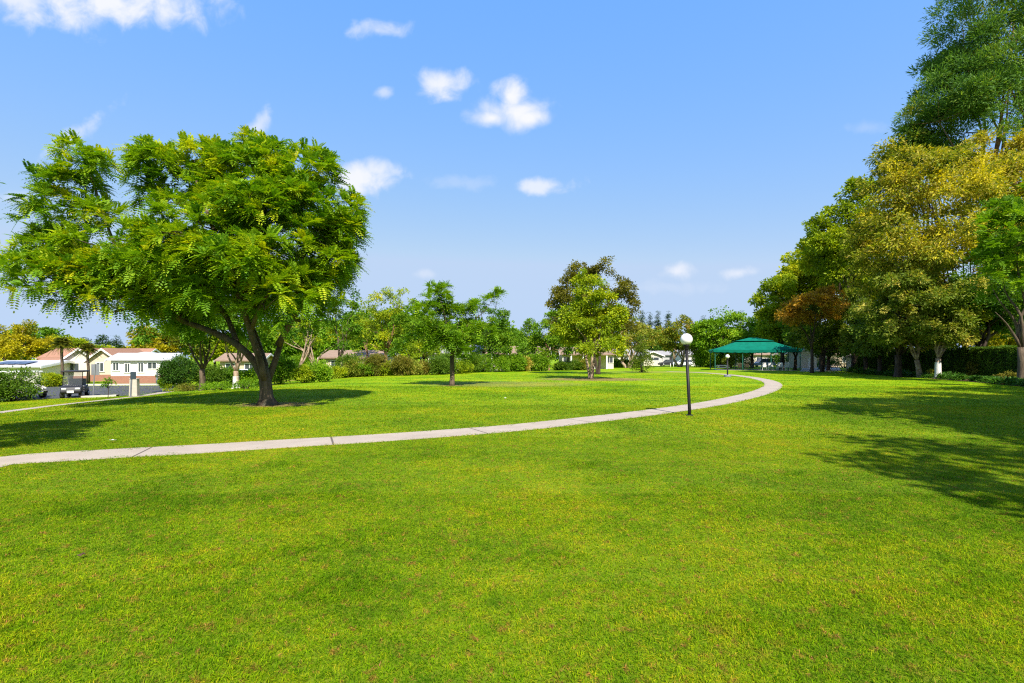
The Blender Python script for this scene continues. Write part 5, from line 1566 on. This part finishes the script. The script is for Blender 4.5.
# the mulched bed along the tall row and its strappy plants
bed_front = [G(1075, 392.5), G(1024, 387.0), G(985, 383.2), G(950, 380.2), G(910, 377.3), G(870, 374.6), G(845, 371.2)]
bed_back = [Vector((p.x + 3.4, p.y + 2.0, 0)) for p in bed_front]
M['mulch'] = concrete_mat("bark_mulch", (0.06, 0.035, 0.02), (0.14, 0.085, 0.05))
sheet("planting_bed", [(p.x, p.y) for p in bed_front] + [(p.x, p.y) for p in reversed(bed_back)], M['mulch'], 0.02)
def agapanthus(root, n, ln, pal):
    a = rng.uniform(0, 6.28, n); el = rng.uniform(.5, 1.45, n)
    d = np.stack([np.cos(a) * np.cos(el), np.sin(a) * np.cos(el), np.sin(el)], 1)
    V, F, o = [], [], 0
    s = unit(np.cross(d, [0, 0, 1.0])); L = ln * rng.uniform(.7, 1.2, n); w = .035
    p0 = rng.normal(0, .1, (n, 3)) * [1, 1, 0]
    rows = []
    for j, t in enumerate((0, .35, .7, 1.0)):
        q = p0 + d * (L * t)[:, None] + np.array([0, 0, -1.0]) * (L * .55 * t ** 2.2)[:, None]
        q[:, 2] = np.maximum(q[:, 2], .02)
        ww = w * (1.0 - .75 * t * t)
        rows.append((q - s * ww, q + s * ww))
    v = np.concatenate([np.stack(r, 1) for r in rows], 1).reshape(-1, 3)       # n x 8
    b0 = np.arange(n)[:, None] * 8
    f = np.concatenate([b0 + np.array([2 * j, 2 * j + 1, 2 * j + 3, 2 * j + 2]) for j in range(3)], 0).reshape(-1, 4)
    mesh_np("foliage", v, f, M['leaf_' + pal], root, np.tile(np.clip(rng.normal(.5, .2, n), 0, 1), 3))
    m = MB()
    for k in range(4):
        x, y = rng.normal(0, .09, 2)
        m.tube([(x, y, 0), (x * 1.6, y * 1.6, ln * .45)], [.012, .008], 5)
    m.build("stem", M['leaf_agap_stem'], root)
M['leaf_agap_stem'] = plain("plant_stem", (0.05, 0.09, 0.02), .6)
ap = []
for k in range(3):
    r0 = thing("agapanthus", "strappy dark green plant in the mulched bed below the tall row", 'plant', (0, 0, 0), 0, "strappy plants in the mulched bed")
    agapanthus(r0, 110, .95, 'agap'); ap.append(r0)
fl = resample(bed_front, .2)
used = set(); spots = []
s_ = 0.0; last = None
for i, p in enumerate(fl):
    if last is None or (p - last).length > 0.92:
        spots.append(p); last = p
ci = 0
for i, p in enumerate(spots):
    for row_ in range(2):
        if rng.random() < (.12 if row_ == 0 else .35): continue
        q = Vector((p.x + 0.75 + 1.15 * row_ + rng.normal(0, .18), p.y + .45 + .7 * row_ + rng.normal(0, .2), 0.02))
        s1 = float(rng.uniform(.85, 1.5))
        if ci < 3: o = ap[ci]; o.location = q; o.scale = (s1,) * 3
        else: o = copy_tree(ap[ci % 3], q, rng.uniform(0, 6.28), sc_=s1)
        ci += 1
for px, py, pal, w_, h_, label in ((972, 379, 'redleaf', 1.5, 1.5, "pale flowering bush among the strappy plants before the hedge"), (1002, 383, 'redleaf', 1.3, .8, "reddish low bush in the bed by the leaning ferny tree"),
                                   (928, 377.5, 'olive', 1.2, .9, "brownish bush at the foot of the pale leaning trunk"), (893, 374.5, 'hedge', 1.6, 1.2, "dark green bush at the foot of the big dark tree"), (855, 371.8, 'green', 1.6, 1.1, "bright bush at the far start of the mulched bed")):
    g = G(px, py); g.x += 1.0; g.y += .6
    shrub("shrub", label, g, w_, h_, pal, 55, 22, .13, .5, "bushes in the mulched bed", bias=.1)

# ================================================================== grass
def path_clear(x, y, extra=0.0):
    ok = np.ones(len(x), bool)
    for pl, wd in zip(PATHL, PATHW):
        q = np.array([(p.x, p.y) for p in pl[::2]])
        lo, hi = q.min(0) - 1, q.max(0) + 1
        near_ = np.where((x > lo[0]) & (x < hi[0]) & (y > lo[1]) & (y < hi[1]))[0]
        for c in np.array_split(near_, max(1, len(near_) // 20000)):
            d = ((x[c, None] - q[None, :, 0]) ** 2 + (y[c, None] - q[None, :, 1]) ** 2).min(1)
            ok[c] &= d > (wd / 2 - extra) ** 2
    return ok
def blades(y0, y1, dens, ln, wd, marg=1.2, mode=''):
    area = (1.06 * (y1 ** 2 - y0 ** 2) + 2 * marg * (y1 - y0))
    n = int(area * dens)
    y = np.sqrt(rng.random(n) * (y1 ** 2 - y0 ** 2) + y0 ** 2)
    x = rng.uniform(-1, 1, n) * (1.06 * y + marg)
    x += np.sin(y * 3.1) * .05
    # patchy: thinner where the lawn is worn
    g = np.sin(x * 1.9 + 1.3 * np.sin(y * 1.3)) * np.sin(y * 2.3 + x * .7) + .5 * np.sin(x * 5.1 + y * 3.7)
    keep = rng.random(n) < np.clip(.88 + .12 * g, .6, 1)
    x, y = x[keep], y[keep]
    k = path_clear(x, y, .05)
    for (tx, ty, r, s) in TREE_SOIL:
        k &= ~(((x - tx) ** 2 + ((y - ty) * 1.5) ** 2 < (r * .75) ** 2) & (rng.random(len(x)) < s * .75))
    x, y = x[k], y[k]; n = len(x)
    hgt = 1 + .15 * np.sin(x * .9 + 2 * np.sin(y * .6)) * np.sin(y * 1.1)
    a = rng.uniform(0, 2 * np.pi, n)
    if mode == 'tuft':       # coarser tufts standing here and there
        k = (np.sin(x * 2.3 + 1.7 * np.sin(y * 1.9)) * np.sin(y * 2.9 + 1.1 * np.sin(x * 1.3)) > .62)
        x, y, a, hgt = x[k], y[k], a[k], hgt[k]; n = len(x)
    lean = np.abs(rng.normal(1.42, .12, n)) if mode == 'dry' else np.abs(rng.normal(.68, .4, n))
    L = ln * hgt * rng.uniform(.5, 1.3, n)
    d = np.stack([np.cos(a) * np.sin(lean), np.sin(a) * np.sin(lean), np.cos(lean)], 1)
    d[:, 2] = np.abs(d[:, 2])
    sd = np.stack([-np.sin(a), np.cos(a), rng.normal(0, .3, n)], 1)
    w = wd * rng.uniform(.6, 1.3, n)
    p = np.stack([x, y, terr(x, y) - .004], 1)
    mid = p + d * (L * .55)[:, None]
    tip = p + d * L[:, None] + np.stack([np.cos(a), np.sin(a), -np.ones(n)], 1) * (L * .22)[:, None]
    tip[:, 2] = np.maximum(tip[:, 2], p[:, 2] + .008)
    v = np.stack([p, mid + sd * (w * .5)[:, None], tip, mid - sd * (w * .5)[:, None]], 1).reshape(-1, 3)
    f = (np.arange(n)[:, None] * 4 + np.arange(4)[None, :])
    t = rng.random(n)
    if mode == 'dry': t = .88 + .12 * t
    if mode == 'tuft': t = .1 + .5 * t
    return v, f, t
parts = [blades(1.9, 4.2, 12000, .042, .0042), blades(4.2, 7.0, 8500, .039, .0052), blades(7.0, 12.0, 3600, .033, .0074), blades(12.0, 20, 1000, .04, .0138), blades(20, 34, 220, .047, .026), blades(34, 60, 28, .055, .05),
         blades(1.9, 5.0, 420, .075, .0042, mode='dry'), blades(5.0, 10.0, 150, .09, .007, mode='dry'), blades(1.9, 5.0, 2600, .062, .005, mode='tuft'), blades(5.0, 10.0, 1100, .066, .007, mode='tuft')]
o = 0; V, F, T = [], [], []
for v, f, t in parts:
    V.append(v); F.append(f + o); T.append(t); o += len(v)
gr = mesh_np("grass", np.vstack(V), np.vstack(F), lawn_mat("grass_blades", True), None, np.concatenate(T))
tag(gr, "short mown lawn grass with yellow and brown flecks", "grass", kind='stuff')

# small litter on the lawn
M['paper'] = plain("paper_scrap", (0.75, 0.75, 0.73), .8)
M['dry_leaf'] = plain("dry_leaf", (0.07, 0.035, 0.02), .8, .3, 20)
def scrap(name, label, cat, base, s, mat):
    m = MB(); n = 7
    ang = np.sort(rng.uniform(0, 6.28, n)); v = [(0, 0, .5 * s)]
    for k in range(n): v.append((math.cos(ang[k]) * s * rng.uniform(.6, 1), math.sin(ang[k]) * s * rng.uniform(.6, 1), s * rng.uniform(.15, .6)))
    m.add(v, [(0, 1 + k, 1 + (k + 1) % n) for k in range(n)])
    o = m.build(name, mat); o.location = base + Vector((0, 0, .03)); 
    so = o.modifiers.new("thick", 'SOLIDIFY'); so.thickness = .003
    tag(o, label, cat)
scrap("paper_scrap", "white scrap of paper lying in the shade beyond the path", 'litter', G(112, 443), .085, M['paper'])
scrap("paper_scrap", "tiny white scrap on the sunlit lawn past the small lone tree", 'litter', G(505, 399), .07, M['paper'])
scrap("dry_leaf", "single dark dry leaf lying on the nearest grass", 'leaf', G(81, 559), .045, M['dry_leaf'])
